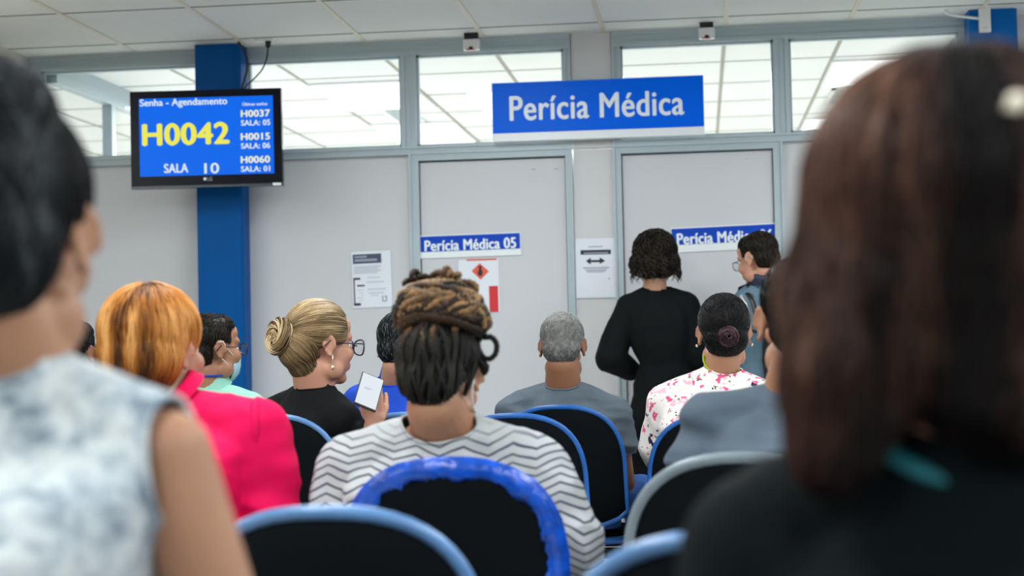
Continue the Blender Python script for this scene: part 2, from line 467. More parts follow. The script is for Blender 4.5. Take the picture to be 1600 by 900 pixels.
# perpendicular glazed partition of the inner room
b = PB(); Xp = xl1+0.03
zb1 = IC-0.001; zb0 = IC-0.13
b.box(Xp-0.03, Xp+0.03, WY+0.05, 12.5, zb0, zb1)
for yy in (8.98+0.0, 10.6): b.box(Xp-0.03, Xp+0.03, yy-0.03, yy+0.03, 0, zb0)
b.box(Xp-0.03, Xp+0.03, WY+0.05, 12.5, zR0, zR1-0.03)
struct(b.build('trim_15', M['alu']))
struct(PB().box(Xp-0.02, Xp+0.02, WY+0.05, 12.5, 0, zR0).build('wall_inner_left', M['white']))

# ------------------------------------------------------------------ wall screen
def tv():
    F = Frame(323, 217, 7.72, yaw=0.11, roll=-0.004, tilt=0.0)
    e = bpy.data.objects.new('television', None); COL.objects.link(e); e.matrix_world = F.M
    tag(e, 'black flat screen calling ticket H0042 in yellow, mounted on the blue pillar', 'television')
    x0, x1, z0, z1 = F.rect(205, 141, 441, 293)
    sx0, sx1, sz0, sz1 = F.rect(218, 152, 428, 274)
    b = PB(); d = -0.012
    b.box(x0, x1, d, 0.035, sz1, z1).box(x0, x1, d, 0.035, z0, sz0).box(x0, sx0, d, 0.035, sz0, sz1).box(sx1, x1, d, 0.035, sz0, sz1)
    b.box(x0+.002, x1-.002, 0.0, 0.035, z0+.002, z1-.002).box(x0+.12, x1-.12, .035, .07, z0+.06, z1-.06)
    b.build('casing', M['tv'], e)
    lip = PB(); lip.box(x0, x1, d-.004, d, z0, z0+.012); lip.build('lower_lip', mat('tv_grey', (0.05, 0.07, 0.09, 1), 0.25), e)
    PB().box(-.035, .035, .07, .23, -.05, .05).build('wall_bracket', M['steel'], e)
    s = PB().box(sx0, sx1, -0.004, -0.001, sz0, sz1).build('screen', M['screen'], e)
    Y = -0.0045
    T = lambda t, a, b_, c, d_, m, n, bold=.02: F.text(t, a, b_, c, d_, Y, m, s, n, bold)
    T('Senha - Agendamento', 219, 154, 355, 168, M['scrw'], 'heading', .025)
    T('H0042', 224, 193, 357, 226, M['scry'], 'ticket_number', .045)
    T('SALA', 257, 256, 294, 270, M['scrw'], 'room_word', .03)
    T('10', 320, 255, 342, 271, M['scrw'], 'room_number', .03)
    T('Últimas senhas', 379, 159, 418, 165, M['scrw'], 'column_heading', .02)
    for t, r, yy in (('H0037', 'SALA: 05', 172), ('H0015', 'SALA: 06', 208), ('H0060', 'SALA: 01', 244)):
        T(t, 377, yy, 421.5, yy+10.5, M['scrc'], 'past_ticket', .045)
        T(r, 377, yy+15.5, 422, yy+24, M['scrw'], 'past_room', .035)
    mk = PB(); c = F.l(321, 280); mk.ell((c[0], d-.001, c[1]), (.008, .001, .008)); mk.build('maker_mark', M['letter'], e)
    F.text('LG', 325, 277, 332, 283, d-.0005, M['inkg'], e, 'maker_letters', .02)
    q = F.rect(427, 286, 440, 290); PB().box(q[0], q[1], d-.006, d-.004, q[2], q[3]).build('badge', M['signw'], e)
tv()
# cables and socket
def cable(name, pts, r, label, m):
    P2 = []
    n = len(pts)
    for i in range(n-1):
        p0 = pts[max(i-1, 0)]; p1 = pts[i]; p2 = pts[i+1]; p3 = pts[min(i+2, n-1)]
        for t in range(6):
            t /= 6; P2.append(0.5*((2*p1)+(p2-p0)*t+(2*p0-5*p1+4*p2-p3)*t*t+(3*p1-p0-3*p2+p3)*t**3))
    P2.append(pts[-1])
    return tag(PB().tube(P2, r, n=8).build(name, m, None, True), label, 'cable')
cy = 7.88
sk = P(416, 72, cy); 
e = empty('ceiling_socket', (sk.x, sk.y, ZC)); tag(e, 'small power outlet in ceiling beside the blue pillar with plugged lead', 'socket')
PB().box(-.05, .05, -.03, .03, -.008, 0).build('plate', M['whitep'], e); PB().cap((0.01, 0, -.03), .014, (0.01, 0, -.008), .016).build('plug', M['black'], e, True)
cable('power_cable', [V((sk.x+.01, sk.y, ZC-.03)), P(417, 90, cy), P(410, 108, cy), P(398, 122, cy), P(385, 134, cy), P(378, 142, cy)], .004, 'thin black lead from the ceiling outlet down to the screen', M['cable'])
cable('video_cable', [V((P(372, 62, cy).x, cy, ZC-.002)), P(380, 78, cy), P(386, 92, cy), P(386, 110, cy), P(382, 124, cy), P(377, 141, cy)], .0065, 'thick dark cable hugging the right side of the blue pillar', M['cable'])

# ------------------------------------------------------------------ hanging sign and labels
def ang(p, q, Y):
    a = P(*p, Y); b = P(*q, Y); return -math.atan2(b.z-a.z, b.x-a.x)
def big_sign():
    Y = 8.0; F = Frame(768, 130, Y, roll=ang((768, 129), (1099, 116), Y))
    e = bpy.data.objects.new('hanging_sign', None); COL.objects.link(e); e.matrix_world = F.M
    tag(e, 'large blue sign reading Perícia Médica mounted over both doors', 'sign')
    x1 = F.l(1099, 116)[0]; zb = F.l(769, 209)[1]; zw = F.l(770, 222)[1]
    PB().box(0, x1, 0, .05, zw, 0).bevel('backboard', M['signw'], e, .003)
    PB().box(0.002, x1-.002, -.003, 0, zb, -.002).build('blue_face', M['sign'], e)
    F.text('Perícia Médica', 797, 146, 1068, 184, -.004, M['letter'], e, 'lettering', .022, 1.03)
    PB().box(x1*.2, x1*.2+.03, .05, .065, zw+.04, -.05).build('bracket', M['steel'], e); PB().box(x1*.8, x1*.8+.03, .05, .065, zw+.04, -.05).build('bracket', M['steel'], e)
    # slanted text: keep baseline on the sign
big_sign()
def label_sign(tl, tr, bl, wb, txt, t0, t1, lab):
    Y = WY-.012; F = Frame(tl[0], tl[1], Y, roll=ang(tl, tr, Y))
    e = bpy.data.objects.new('door_sign', None); COL.objects.link(e); e.matrix_world = F.M
    tag(e, lab, 'sign')
    x1 = F.l(*tr)[0]; zb = F.l(*bl)[1]; zw = F.l(*wb)[1]; w_ = .004
    PB().box(-w_, x1+w_, 0, .006, zw, w_*1.5).build('backing', M['signw'], e)
    PB().box(0, x1, -.002, 0, zb, 0).build('blue_face', M['label'], e)
    F.text(txt, t0[0], t0[1], t1[0], t1[1], -.003, M['letter'], e, 'lettering', .035)
label_sign((657, 370), (812, 364), (658, 394), (659, 404), 'Perícia Médica 05', (664, 373.5), (806, 390), 'blue door label reading Perícia Médica 05')
label_sign((1049, 358), (1211, 350), (1050, 383), (1052, 395), 'Perícia Médica 06', (1058, 361.5), (1207, 379), 'blue door label Perícia Médica 06 partly hidden by the standing man')

def paper(name, tl, tr, bl, lab, cat, Y=WY-.006):
    F = Frame(tl[0], tl[1], Y, roll=ang(tl, tr, Y))
    e = bpy.data.objects.new(name, None); COL.objects.link(e); e.matrix_world = F.M; tag(e, lab, cat)
    x1 = F.l(*tr)[0]; z = F.l(*bl)[1]
    PB().box(0, x1, 0, .002, z, 0).build('sheet', M['paper'], e)
    return F, e, x1, -z
def bars(F, e, name, m, L, y=-.0012):
    b = PB()
    for (x0, y0, x1, y1) in L:
        a = F.l(x0, y0); c = F.l(x1, y1); b.box(min(a[0], c[0]), max(a[0], c[0]), y, 0, min(a[1], c[1]), max(a[1], c[1]))
    return b.build(name, m, e)
F, e, pw, ph = paper('notice_paper', (548.5, 394), (610, 391), (550, 482), 'white notice with dark heading box and black bracket, left of door 05', 'notice')
bars(F, e, 'heading_box', M['navyink'], [(551, 398, 596, 410.5)])
bars(F, e, 'heading_text', M['inkg'], [(554, 400.5, 573, 402.5), (554, 405.5, 589, 407.5)], -.0022)
bars(F, e, 'bracket_drawing', M['ink'], [(552, 434.5, 555.5, 477), (552, 434.5, 563, 437), (553, 474, 564, 477.5), (558, 445.5, 570, 447.3)])
bars(F, e, 'small_print', mat('faint_ink', (0.55, 0.60, 0.68, 1), .6), [(553, 416+i*3.2, 595-(i % 2)*5, 417+i*3.2) for i in range(4)]+[(574, 433, 594, 434.2), (575, 451, 603, 452), (576, 457, 600, 458), (580, 461, 592, 462), (572, 440, 600, 441)]+[(558+(i % 3)*3, 453+i*4, 568, 454+i*4) for i in range(5)])
bars(F, e, 'corner_mark', M['inkg'], [(597, 461.5, 599, 471), (601, 462, 605, 464), (603, 464, 605, 470), (599, 469.5, 604, 471)])
F, e, pw, ph = paper('notice_paper', (899, 373), (961.5, 371.5), (901, 466), 'white notice with a black double arrow, between the two doors', 'notice', WY-.026)
bars(F, e, 'heading_bar', M['ink'], [(907, 391, 954.5, 397)])
bars(F, e, 'heading_text', M['inkg'], [(912, 394.6, 950, 396)], -.0022)
b = PB()
def tri(b, pts, y0=-.0014):
    b.rings([[V((p[0], y0, p[1])) for p in pts], [V((p[0], 0, p[1])) for p in pts]])
tri(b, [F.l(915.5, 408), F.l(923, 402.5), F.l(923, 406.5), F.l(937, 406), F.l(937, 402), F.l(945.5, 407.5), F.l(937, 412.5), F.l(937, 409.5), F.l(923, 409.8), F.l(923, 413.5)])
b.build('double_arrow', M['ink'], e)
bars(F, e, 'small_print', M['inkg'], [(919, 385, 942, 386), (911, 418, 952, 419), (915, 421.5, 948, 422.4), (917, 424.2, 945, 425), (950, 434.5, 953, 436.3)])
F, e, pw, ph = paper('warning_poster', (716, 406.5), (779, 404.5), (719, 489), 'white poster with orange diamond symbol and red block on door 05', 'poster', WY-.009)
bars(F, e, 'red_block', M['red'], [(764, 447, 779, 487)])
bars(F, e, 'top_line', M['orange'], [(729, 405.2, 776, 406.2)])
b = PB(); tri(b, [F.l(737, 423.5), F.l(749.5, 411), F.l(764, 424), F.l(751, 437)]); b.build('diamond', M['orange'], e)
b = PB(); tri(b, [F.l(747.5, 417), F.l(750, 414.5), F.l(753, 417), F.l(752, 421.5), F.l(754.5, 424), F.l(753, 431), F.l(747.5, 431), F.l(746.5, 424), F.l(749, 421.5)], -.0024); b.build('flame_symbol', M['ink'], e)

# ------------------------------------------------------------------ small devices on the header
def sensor(cx, ty, lab):
    Y = 7.93; a = P(cx-13, ty, Y); c = P(cx+13, ty+28, Y)
    e = empty('door_sensor', ((a.x+c.x)/2, Y, c.z)); tag(e, lab, 'sensor', None)
    X = (c.x-a.x)/2; H = a.z-c.z
    PB().box(-X*.85, X*.85, .004, .045, H*.4, ZC-c.z).bevel('bracket', M['black'], e, .003)
    PB().box(-X, X, 0, .045, 0, H*.58).bevel('housing', M['whitep'], e, .006)
    PB().box(-X*.25, X*.25, -.004, 0, H*.02, H*.16).build('lens', M['black'], e)
    PB().box(-X*.6, X*.5, -.002, 0, -.003, H*.03).build('led_strip', M['led'], e)
sensor(735.5, 49, 'small white and black device on the frame above door 05')
sensor(1104, 31, 'small white and black device on the frame above the door right of the big sign')
Y = PY-.03
a = P(1529, 3, Y); c = P(1549, 50, Y)
e = empty('emergency_light', ((a.x+c.x)/2, Y, c.z)); tag(e, 'narrow white box on the upper part of the right blue pillar', 'device')
PB().box(-(c.x-a.x)/2, (c.x-a.x)/2, 0, .03, 0, a.z-c.z).bevel('housing', M['whitep'], e, .004)
PB().box(-.012, .012, -.002, 0, .02, .022).build('seam', M['inkg'], e)
cable('conduit', [V((P(1477, 8, Y).x, Y, ZC-.004)), P(1477, 12, Y), P(1480, 21, Y), P(1505, 26, Y), P(1530, 29, Y)], .007, 'thin white bent conduit running to the box on the blue pillar', M['whitep'])
# ------------------------------------------------------------------ chairs
def chair(px_c, py_top, Y, hw=0.228, rim_m='chairblue', label='', rim_r=0.017, yaw=0.0, wide=False, tape=False, n_exp=2.5):
    t = P(px_c, py_top, Y)
    top = t.z
    e = empty('waiting_chair', (t.x, Y, 0)); e.rotation_euler.z = yaw
    tag(e, label, 'chair', 'rows of black chairs with blue edging')
    h0 = 0.21; H = top-0.49        # curved head height, whole height of the back
    out = []
    N = 14
    def wv(tt):
        k = min(1, tt/h0); u = (1-(1-k)**n_exp)**(1/n_exp) if k < 1 else 1
        return (hw-0.012)*u*(1+0.05*min(1, max(0, tt-h0*.6)/0.3))
    zs = [h0*(1-math.cos(PI/2*i/N)) for i in range(N+1)]+[h0+(H-h0-0.05)*i/5 for i in range(1, 6)]
    right = [(wv(z), top-z-rim_r) for z in zs]
    w_end = right[-1][0]
    right += [(w_end-0.02*k-0.01*k*k, top-H+0.05-0.05*math.sin(PI/2*k/3)-rim_r) for k in (1, 2, 3)]
    loop = right+[(-x, z) for x, z in reversed(right) if x > 1e-4]
    def yy(x, z):    # back shell: wraps forward at the sides, leans back at the top
        return 0.10*(x/hw)**2*0.55 - 0.13*max(0, (z-0.5))*1.0*0.45+0.02
    def ringp(s, off):
        zc = top-H*0.52
        return [V((x*s, yy(x*s, zc+(z-zc)*s)+off, zc+(z-zc)*s)) for x, z in loop]
    R = [ringp(s, -0.022*(1-s**6)) for s in (0.03, 0.35, 0.7, 0.9, 0.985)]+[ringp(s, 0.018+0.02*(1-s**4)) for s in (0.985, 0.9, 0.7, 0.35, 0.03)]
    pb = PB().rings(R); me = pb.mesh('backrest', True)
    if tape:   # loose upholstery hangs in vertical creases
        for v in me.vertices:
            a = abs(v.co.x)/hw; v.co.y += 0.006*math.sin(v.co.x*70)*(1-a)
    link('backrest', me, e, M['fabric'])
    rim = [V((x, yy(x, z), z)) for x, z in loop]
    rr = PB().tube(rim, rim_r, n=12, closed=True); rm = rr.mesh('edge_trim', True)
    if tape:
        for v in rm.vertices:
            v.co += V((noise.noise(v.co*45)*.003, noise.noise(v.co*38+V((3, 3, 3)))*.003, noise.noise(v.co*50+V((9, 1, 0)))*.003))
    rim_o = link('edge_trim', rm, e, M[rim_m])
    if tape:   # wide torn tape wrapped round the edge, ragged lower border
        tp = []; inner = []
        L = [(x, z) for x, z in loop if z > top-0.36]
        L = sorted(L, key=lambda p: 0)
        pts = []
        for i in range(len(loop)):
            a = loop[i]; b_ = loop[(i+1) % len(loop)]
            for k in range(4):
                q = (a[0]+(b_[0]-a[0])*k/4, a[1]+(b_[1]-a[1])*k/4)
                if q[1] > 0.52 or True: pts.append(q)
        vv = []; ff = []; zc = top-H*.52; m_ = len(pts)
        for i, (x, z) in enumerate(pts):
            rag = 0.008+0.011*(noise.noise(V((x*30, z*30, 1)))+noise.noise(V((x*90, z*90, 5)))*.6)
            d = V((0-x, 0, (top-0.22)-z)); d.normalize()
            for j, s_ in enumerate((-.010, .35, 1)):
                off = rag*s_ if s_ > 0 else s_
                q = V((x, 0, z))+d*(off if s_ > 0 else s_)
                q = V((x, 0, z))+d*(0.012+ (rag+.012)*s_ if s_ > 0 else -.012)
                vv.append(V((q.x, yy(q.x, q.z)-0.012-(0.003 if j == 1 else 0)+noise.noise(q*60)*.002, q.z)))
        for i in range(m_):
            k = (i+1) % m_
            for j in range(2): ff.append((i*3+j, k*3+j, k*3+j+1, i*3+j+1))
        me = bpy.data.meshes.new('torn_tape'); me.from_pydata([tuple(v) for v in vv], [], ff)
        me.polygons.foreach_set('use_smooth', [True]*len(me.polygons))
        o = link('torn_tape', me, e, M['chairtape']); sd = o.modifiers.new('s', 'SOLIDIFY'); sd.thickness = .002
        o['label'] = 'bright blue torn tape border'
    # seat
    sl = []
    for i in range(32):
        a = 2*PI*i/32; c, s_ = math.cos(a), math.sin(a)
        sl.append((0.235*math.copysign(abs(c)**.55, c), 0.30+0.215*math.copysign(abs(s_)**.55, s_)))
    Rs = [[V((x*s, .30+(y-.30)*s, z)) for x, y in sl] for s, z in ((.05, .452), (.6, .455), (.92, .447), (1, .43), (.98, .41), (.6, .40), (.05, .40))]
    PB().rings(Rs).build('seat', M['fabric'], e, True)
    PB().tube([V((x, y, .425)) for x, y in sl], 0.013, n=8, closed=True).build('seat_trim', M['chairblue'], e, True)
    # steel: back support and legs
    PB().tube([V((0, .02, .62)), V((0, .03, .50)), V((0, .08, .40)), V((0, .25, .385))], [.02, .022, .022, .02], n=10, flat=.4).build('back_support', M['steel'], e, True)
    PB().box(-.20, .20, .12, .16, .36, .395).build('seat_rail', M['steel'], e); PB().box(-.20, .20, .44, .48, .36, .395).build('seat_rail', M['steel'], e)
    for sx in (-1, 1):
        for fy in (.14, .46):
            PB().tube([V((sx*.19, fy, .38)), V((sx*.215, fy+(-.03 if fy < .3 else .02), .012))], .0125, n=10).cone((sx*.215, fy+(-.03 if fy < .3 else .02), .02), .016, (sx*.215, fy+(-.03 if fy < .3 else .02), 0), .016).build('leg', M['steel'], e, True)
    return e

# px centre, px top, depth
chair(505, 788, 2.18, label='empty black chair nearest the front left, pale blue edge beside the bare arm', rim_m='chairpale', rim_r=.0112)
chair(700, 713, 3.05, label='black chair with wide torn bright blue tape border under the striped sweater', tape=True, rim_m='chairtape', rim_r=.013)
chair(1150, 824, 1.80, label='lowest blue edged black chair at the bottom in front of the dark jacket', rim_m='chairpale', rim_r=.012)
chair(1160, 705, 3.0, hw=.232, label='black chair with worn greyish edge under the man in grey seen behind brown hair', rim_m='chairgrey', rim_r=.012)
chair(800, 645, 4.8, label='black chair with dark blue edge, left of the grey haired man', rim_m='chairblue', rim_r=.0088)
chair(872, 632, 5.33, label='black blue edged chair of the grey haired man', rim_m='chairblue', rim_r=.0088)
chair(414, 645, 4.70, hw=.232, label='black chair with pale blue edge behind the blazer of the woman with a bun', rim_m='chairpale', rim_r=.0088)
chair(636, 643, 5.2, label='black chair of the man in the blue shirt, only its pale top edge showing', rim_m='chairpale', rim_r=.010)
chair(1118, 645, 5.12, label='black chair with thin blue edge under the woman in the floral blouse', rim_m='chairblue', rim_r=.0088)
chair(185, 728, 3.0, label='black chair of the woman in the pink blazer', rim_m='chairpale', rim_r=.012)
chair(325, 650, 5.33, label='black chair of the masked man in mint green', rim_m='chairblue', rim_r=.0088)
chair(112, 655, 5.45, label='black chair of the dark clothed person at far left', rim_m='chairblue', rim_r=.0088)
chair(15, 1010, 1.14, label='black chair of the woman in the marbled sleeveless blouse', rim_m='chairpale', rim_r=.012)
chair(1500, 1080, .93, label='black chair of the long haired woman in the dark jacket', rim_m='chairpale', rim_r=.012)

# ------------------------------------------------------------------ people: materials
def skin(name, c, c2=None):
    m = mat(name, c, 0.48, noise_amt=.12, noise_scale=9, spec=.35)
    return m
S_fair = skin('skin_fair', (0.55, 0.30, 0.20, 1)); S_tan = skin('skin_tan', (0.40, 0.19, 0.11, 1))
S_brown = skin('skin_brown', (0.28, 0.125, 0.068, 1)); S_warm = skin('skin_warm', (0.42, 0.21, 0.125, 1))
S_rose = skin('skin_rose', (0.50, 0.25, 0.17, 1))
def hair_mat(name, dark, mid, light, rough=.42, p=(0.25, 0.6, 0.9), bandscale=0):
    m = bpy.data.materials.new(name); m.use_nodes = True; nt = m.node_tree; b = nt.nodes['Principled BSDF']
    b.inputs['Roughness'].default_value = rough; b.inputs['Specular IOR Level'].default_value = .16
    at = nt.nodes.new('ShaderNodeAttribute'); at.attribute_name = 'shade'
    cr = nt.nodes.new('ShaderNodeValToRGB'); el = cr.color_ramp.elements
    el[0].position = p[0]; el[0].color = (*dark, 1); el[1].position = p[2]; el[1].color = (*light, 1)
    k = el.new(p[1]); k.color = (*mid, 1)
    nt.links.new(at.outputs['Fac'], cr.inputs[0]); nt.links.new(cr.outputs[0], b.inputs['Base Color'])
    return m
H_black = hair_mat('hair_black', (0.004, 0.004, 0.005), (0.012, 0.011, 0.012), (0.03, 0.03, 0.033), .35)
H_dark = hair_mat('hair_dark_brown', (0.006, 0.005, 0.004), (0.018, 0.013, 0.009), (0.05, 0.034, 0.022), .4)
H_grey = hair_mat('hair_grey', (0.12, 0.12, 0.115), (0.27, 0.27, 0.26), (0.50, 0.50, 0.48), .6)
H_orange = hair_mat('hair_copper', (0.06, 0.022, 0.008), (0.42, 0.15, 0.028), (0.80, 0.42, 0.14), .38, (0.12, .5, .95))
H_blonde = hair_mat('hair_blonde', (0.10, 0.065, 0.035), (0.33, 0.22, 0.11), (0.72, 0.56, 0.34), .38, (.15, .5, .9))
H_braid_d = hair_mat('hair_braid_dark', (0.006, 0.006, 0.005), (0.018, 0.016, 0.012), (0.06, 0.05, 0.035), .4)
H_braid_l = hair_mat('hair_braid_light', (0.008, 0.007, 0.006), (0.040, 0.021, 0.010), (0.30, 0.165, 0.072), .42, (.25, .55, .9))
H_brown = hair_mat('hair_auburn', (0.006, 0.004, 0.004), (0.085, 0.038, 0.027), (0.38, 0.20, 0.13), .36, (.2, .6, .98))
H_salt = hair_mat('hair_dark_salt', (0.004, 0.005, 0.006), (0.014, 0.017, 0.020), (0.12, 0.14, 0.155), .45)

# ------------------------------------------------------------------ people: head frame and anatomy
class Head:
    def __init__(s, c, scale, yaw, pitch=0, roll=0):
        s.c = V(c); s.s = scale
        s.R = Matrix.Rotation(yaw, 3, 'Z') @ Matrix.Rotation(pitch, 3, 'X') @ Matrix.Rotation(roll, 3, 'Y')
        s.RI = s.R.inverted()
    def w(s, x, y, z): return s.c+s.R @ (V((x, y, z))*s.s)
    def l(s, p): return (s.RI @ (V(p)-s.c))/s.s
    def ell(s, pb, c, r, M2=None, nu=24, nv=14):
        Mx = s.R @ M2 if M2 is not None else s.R
        pb.ell(s.w(*c), tuple(k*s.s for k in r), Mx, nu, nv)
    def add_skull(s, pb, ears=True, jowl=1.0):
        E_ = s.ell
        E_(pb, (0, -.015, .033), (.074, .094, .083)); E_(pb, (0, .038, -.03), (.060*jowl, .060, .082))
        E_(pb, (0, .02, -.07), (.056*jowl, .062, .045)); E_(pb, (0, .072, -.098), (.026, .022, .020))
        E_(pb, (0, .076, .026), (.052, .020, .018)); E_(pb, (0, .068, .055), (.050, .022, .035))
        for q in (-1, 1):
            E_(pb, (q*.036, .066, -.028), (.026, .026, .026)); E_(pb, (q*.013, .098, -.031), (.010, .011, .009))
            E_(pb, (q*.052, .02, -.075), (.018*jowl, .035, .03))
            if ears:
                Me = Matrix.Rotation(q*math.radians(-24), 3, 'Z') @ Matrix.Rotation(math.radians(12), 3, 'X')
                c = V((q*.082, -.012, -.004))
                pts = []
                for k in range(15):
                    a = math.radians(-115+k*21)*1
                    y_ = -.017*math.sin(a); z_ = .031*math.cos(a)*1.0
                    pts.append(s.w(*(c+Me @ V((0, -.017*math.cos(a-PI/2)*1, .031*math.sin(a+PI/2))))))
                pb.tube(pts, .0050*s.s, n=8)
                E_(pb, tuple(c+V((-q*.004, .002, .0))), (.0045, .016, .027), Me, 14, 8)
                E_(pb, tuple(c+V((-q*.005, .004, -.026))), (.005, .009, .010), Me, 12, 8)
                E_(pb, tuple(c+V((-q*.010, .008, 0))), (.008, .008, .018), None, 12, 8)
        pb.tube([s.w(0, .094, .012), s.w(0, .104, -.012), s.w(0, .112, -.029)], [.008*s.s, .010*s.s, .0125*s.s], n=10)
        E_(pb, (0, .094, -.057), (.023, .011, .006)); E_(pb, (0, .093, -.069), (.020, .011, .007))
    def eyes(s, parent):
        for q in (-1, 1):
            pb = PB(); s.ell(pb, (q*.031, .0765, -.001), (.0115, .010, .0085), None, 14, 10); pb.build('eye', EYE, parent, True)
            pb = PB(); s.ell(pb, (q*.031, .0850, -.001), (.0045, .0022, .0045), None, 10, 8); pb.build('iris', M['black'], parent, True)
EYE = mat('eye_white', (.75, .73, .70, 1), .2)

def hand(pb, wrist, dirv, palm_n, side, s=1.0, curl=0.5, spread=0.06, thumb_in=0.5):
    """wrist point, direction of fingers, palm normal (the way the palm faces), side=+1 when the thumb is on the right of dirv seen from the back"""
    d = V(dirv).normalized(); n = V(palm_n); n = (n-d*n.dot(d)).normalized(); x = d.cross(n).normalized()*side
    w = V(wrist)
    R3 = Matrix((x, d, n)).transposed()
    pb.cap(w-d*.02*s, .024*s, w+d*.02*s, .027*s, 12)
    pb.ell(w+d*.052*s, (.041*s, .050*s, .0155*s), R3, 18, 10)
    pb.ell(w+d*.04*s+x*.022*s+n*.008*s, (.018*s, .032*s, .015*s), R3, 12, 8)
    L = [(.030, .083, (.042, .025, .019), .0095), (.010, .088, (.046, .028, .020), .0098), (-.011, .085, (.042, .026, .019), .0093), (-.030, .076, (.034, .020, .017), .0083)]
    for i, (ox, oy, seg, r) in enumerate(L):
        p = w+x*ox*s+d*oy*s; a = curl*(.7+.12*i); q = p-d*.03*s
        pts = [q, p]; dir_ = (d+x*(ox*spread*20)).normalized()
        for k, sl in enumerate(seg):
            aa = a*(k+1)*.95
            dd = (dir_*math.cos(aa)+n*math.sin(aa)).normalized(); p = p+dd*sl*s; pts.append(p)
        for k in range(len(pts)-1): pb.cap(pts[k], r*s*(1-.06*k), pts[k+1], r*s*(1-.06*(k+1)), 10)
    t0 = w+x*.028*s+d*.018*s; d1 = (d*.72+x*(.75-thumb_in*.35)+n*thumb_in*.5).normalized()
    t1 = t0+d1*.038*s; d2 = (d*.88+x*.15+n*thumb_in*.7).normalized(); t2 = t1+d2*.030*s; t3 = t2+(d2+n*.25*thumb_in).normalized()*.024*s
    pb.cap(w+d*.012*s+x*.010*s, .015*s, t0, .015*s, 10)
    pb.cap(t0, .0145*s, t1, .012*s, 10); pb.cap(t1, .0118*s, t2, .0105*s, 10); pb.cap(t2, .0105*s, t3, .009*s, 10)

def torso(pb, N, SL, SR, PV, g, infl, chest=1.0, belly=1.0, hump=1.0, sh_r=.056, pr=None, neck_r=.058, trap=.052):
    """lofted trunk from pelvis to neck base, infl = cloth thickness"""
    Mid = (SL+SR)/2; half = (SR-SL).length/2
    rs = (SR-SL).normalized(); rp = pr.normalized() if pr is not None else V((rs.x, rs.y, 0)).normalized()
    up0 = (Mid-PV).normalized(); 
    fs = V((0, 0, 1)).cross(rs).normalized(); fp = V((0, 0, 1)).cross(rp).normalized()
    R = []
    def ring(c, r, f, a, b, ex=2.3, n=28):
        out = []
        for k in range(n):
            t = 2*PI*k/n; cc, ss = math.cos(t), math.sin(t)
            out.append(c+r*(math.copysign(abs(cc)**(2/ex), cc)*(a+infl))+f*(math.copysign(abs(ss)**(2/ex), ss)*(b+infl)))
        return out
    back = -fs
    K = [(-.22, .150*g, .110*g, 0, 0), (-.10, .178*g, .130*g*belly, 0, 0), (.10, .172*g, .130*g*belly, 0, 0), (.32, .150*g*belly, .118*g*belly, 0, .01), (.55, .158*g*chest, .120*g*chest, 0, .022*hump),
         (.75, .170*g*chest, .122*g*chest, .3, .028*hump), (.9, min(half-.002, .185*g*chest), .110*g*chest, .7, .026*hump), (1.0, half-.01, .082*g, 1, .016*hump)]
    for t, a, b_, m_, bk in K:
        c = PV.lerp(Mid, t)+back*bk; r = rp.lerp(rs, max(0, min(1, t))).normalized(); f = fp.lerp(fs, max(0, min(1, t))).normalized()
        R.append(ring(c, r, f, a, b_))
    c1 = Mid.lerp(N, .45)+back*.008; R.append(ring(c1, rs, fs, half*.62, .068*g, 2.0)); R.append(ring(N, rs, fs, neck_r, neck_r, 2.0))
    pb.rings(R)
    for S in (SL, SR):
        pb.ell(S, tuple([(sh_r*g+infl)]*3)); pb.cap(N+(S-N)*.10-V((0, 0, .030)), trap+infl, S.lerp(N, .12), sh_r*g*.93+infl, 18)
        pb.cap(S, sh_r*g+infl, S.lerp(PV.lerp(Mid, .6), .55)+back*.01, .075*g+infl, 18)

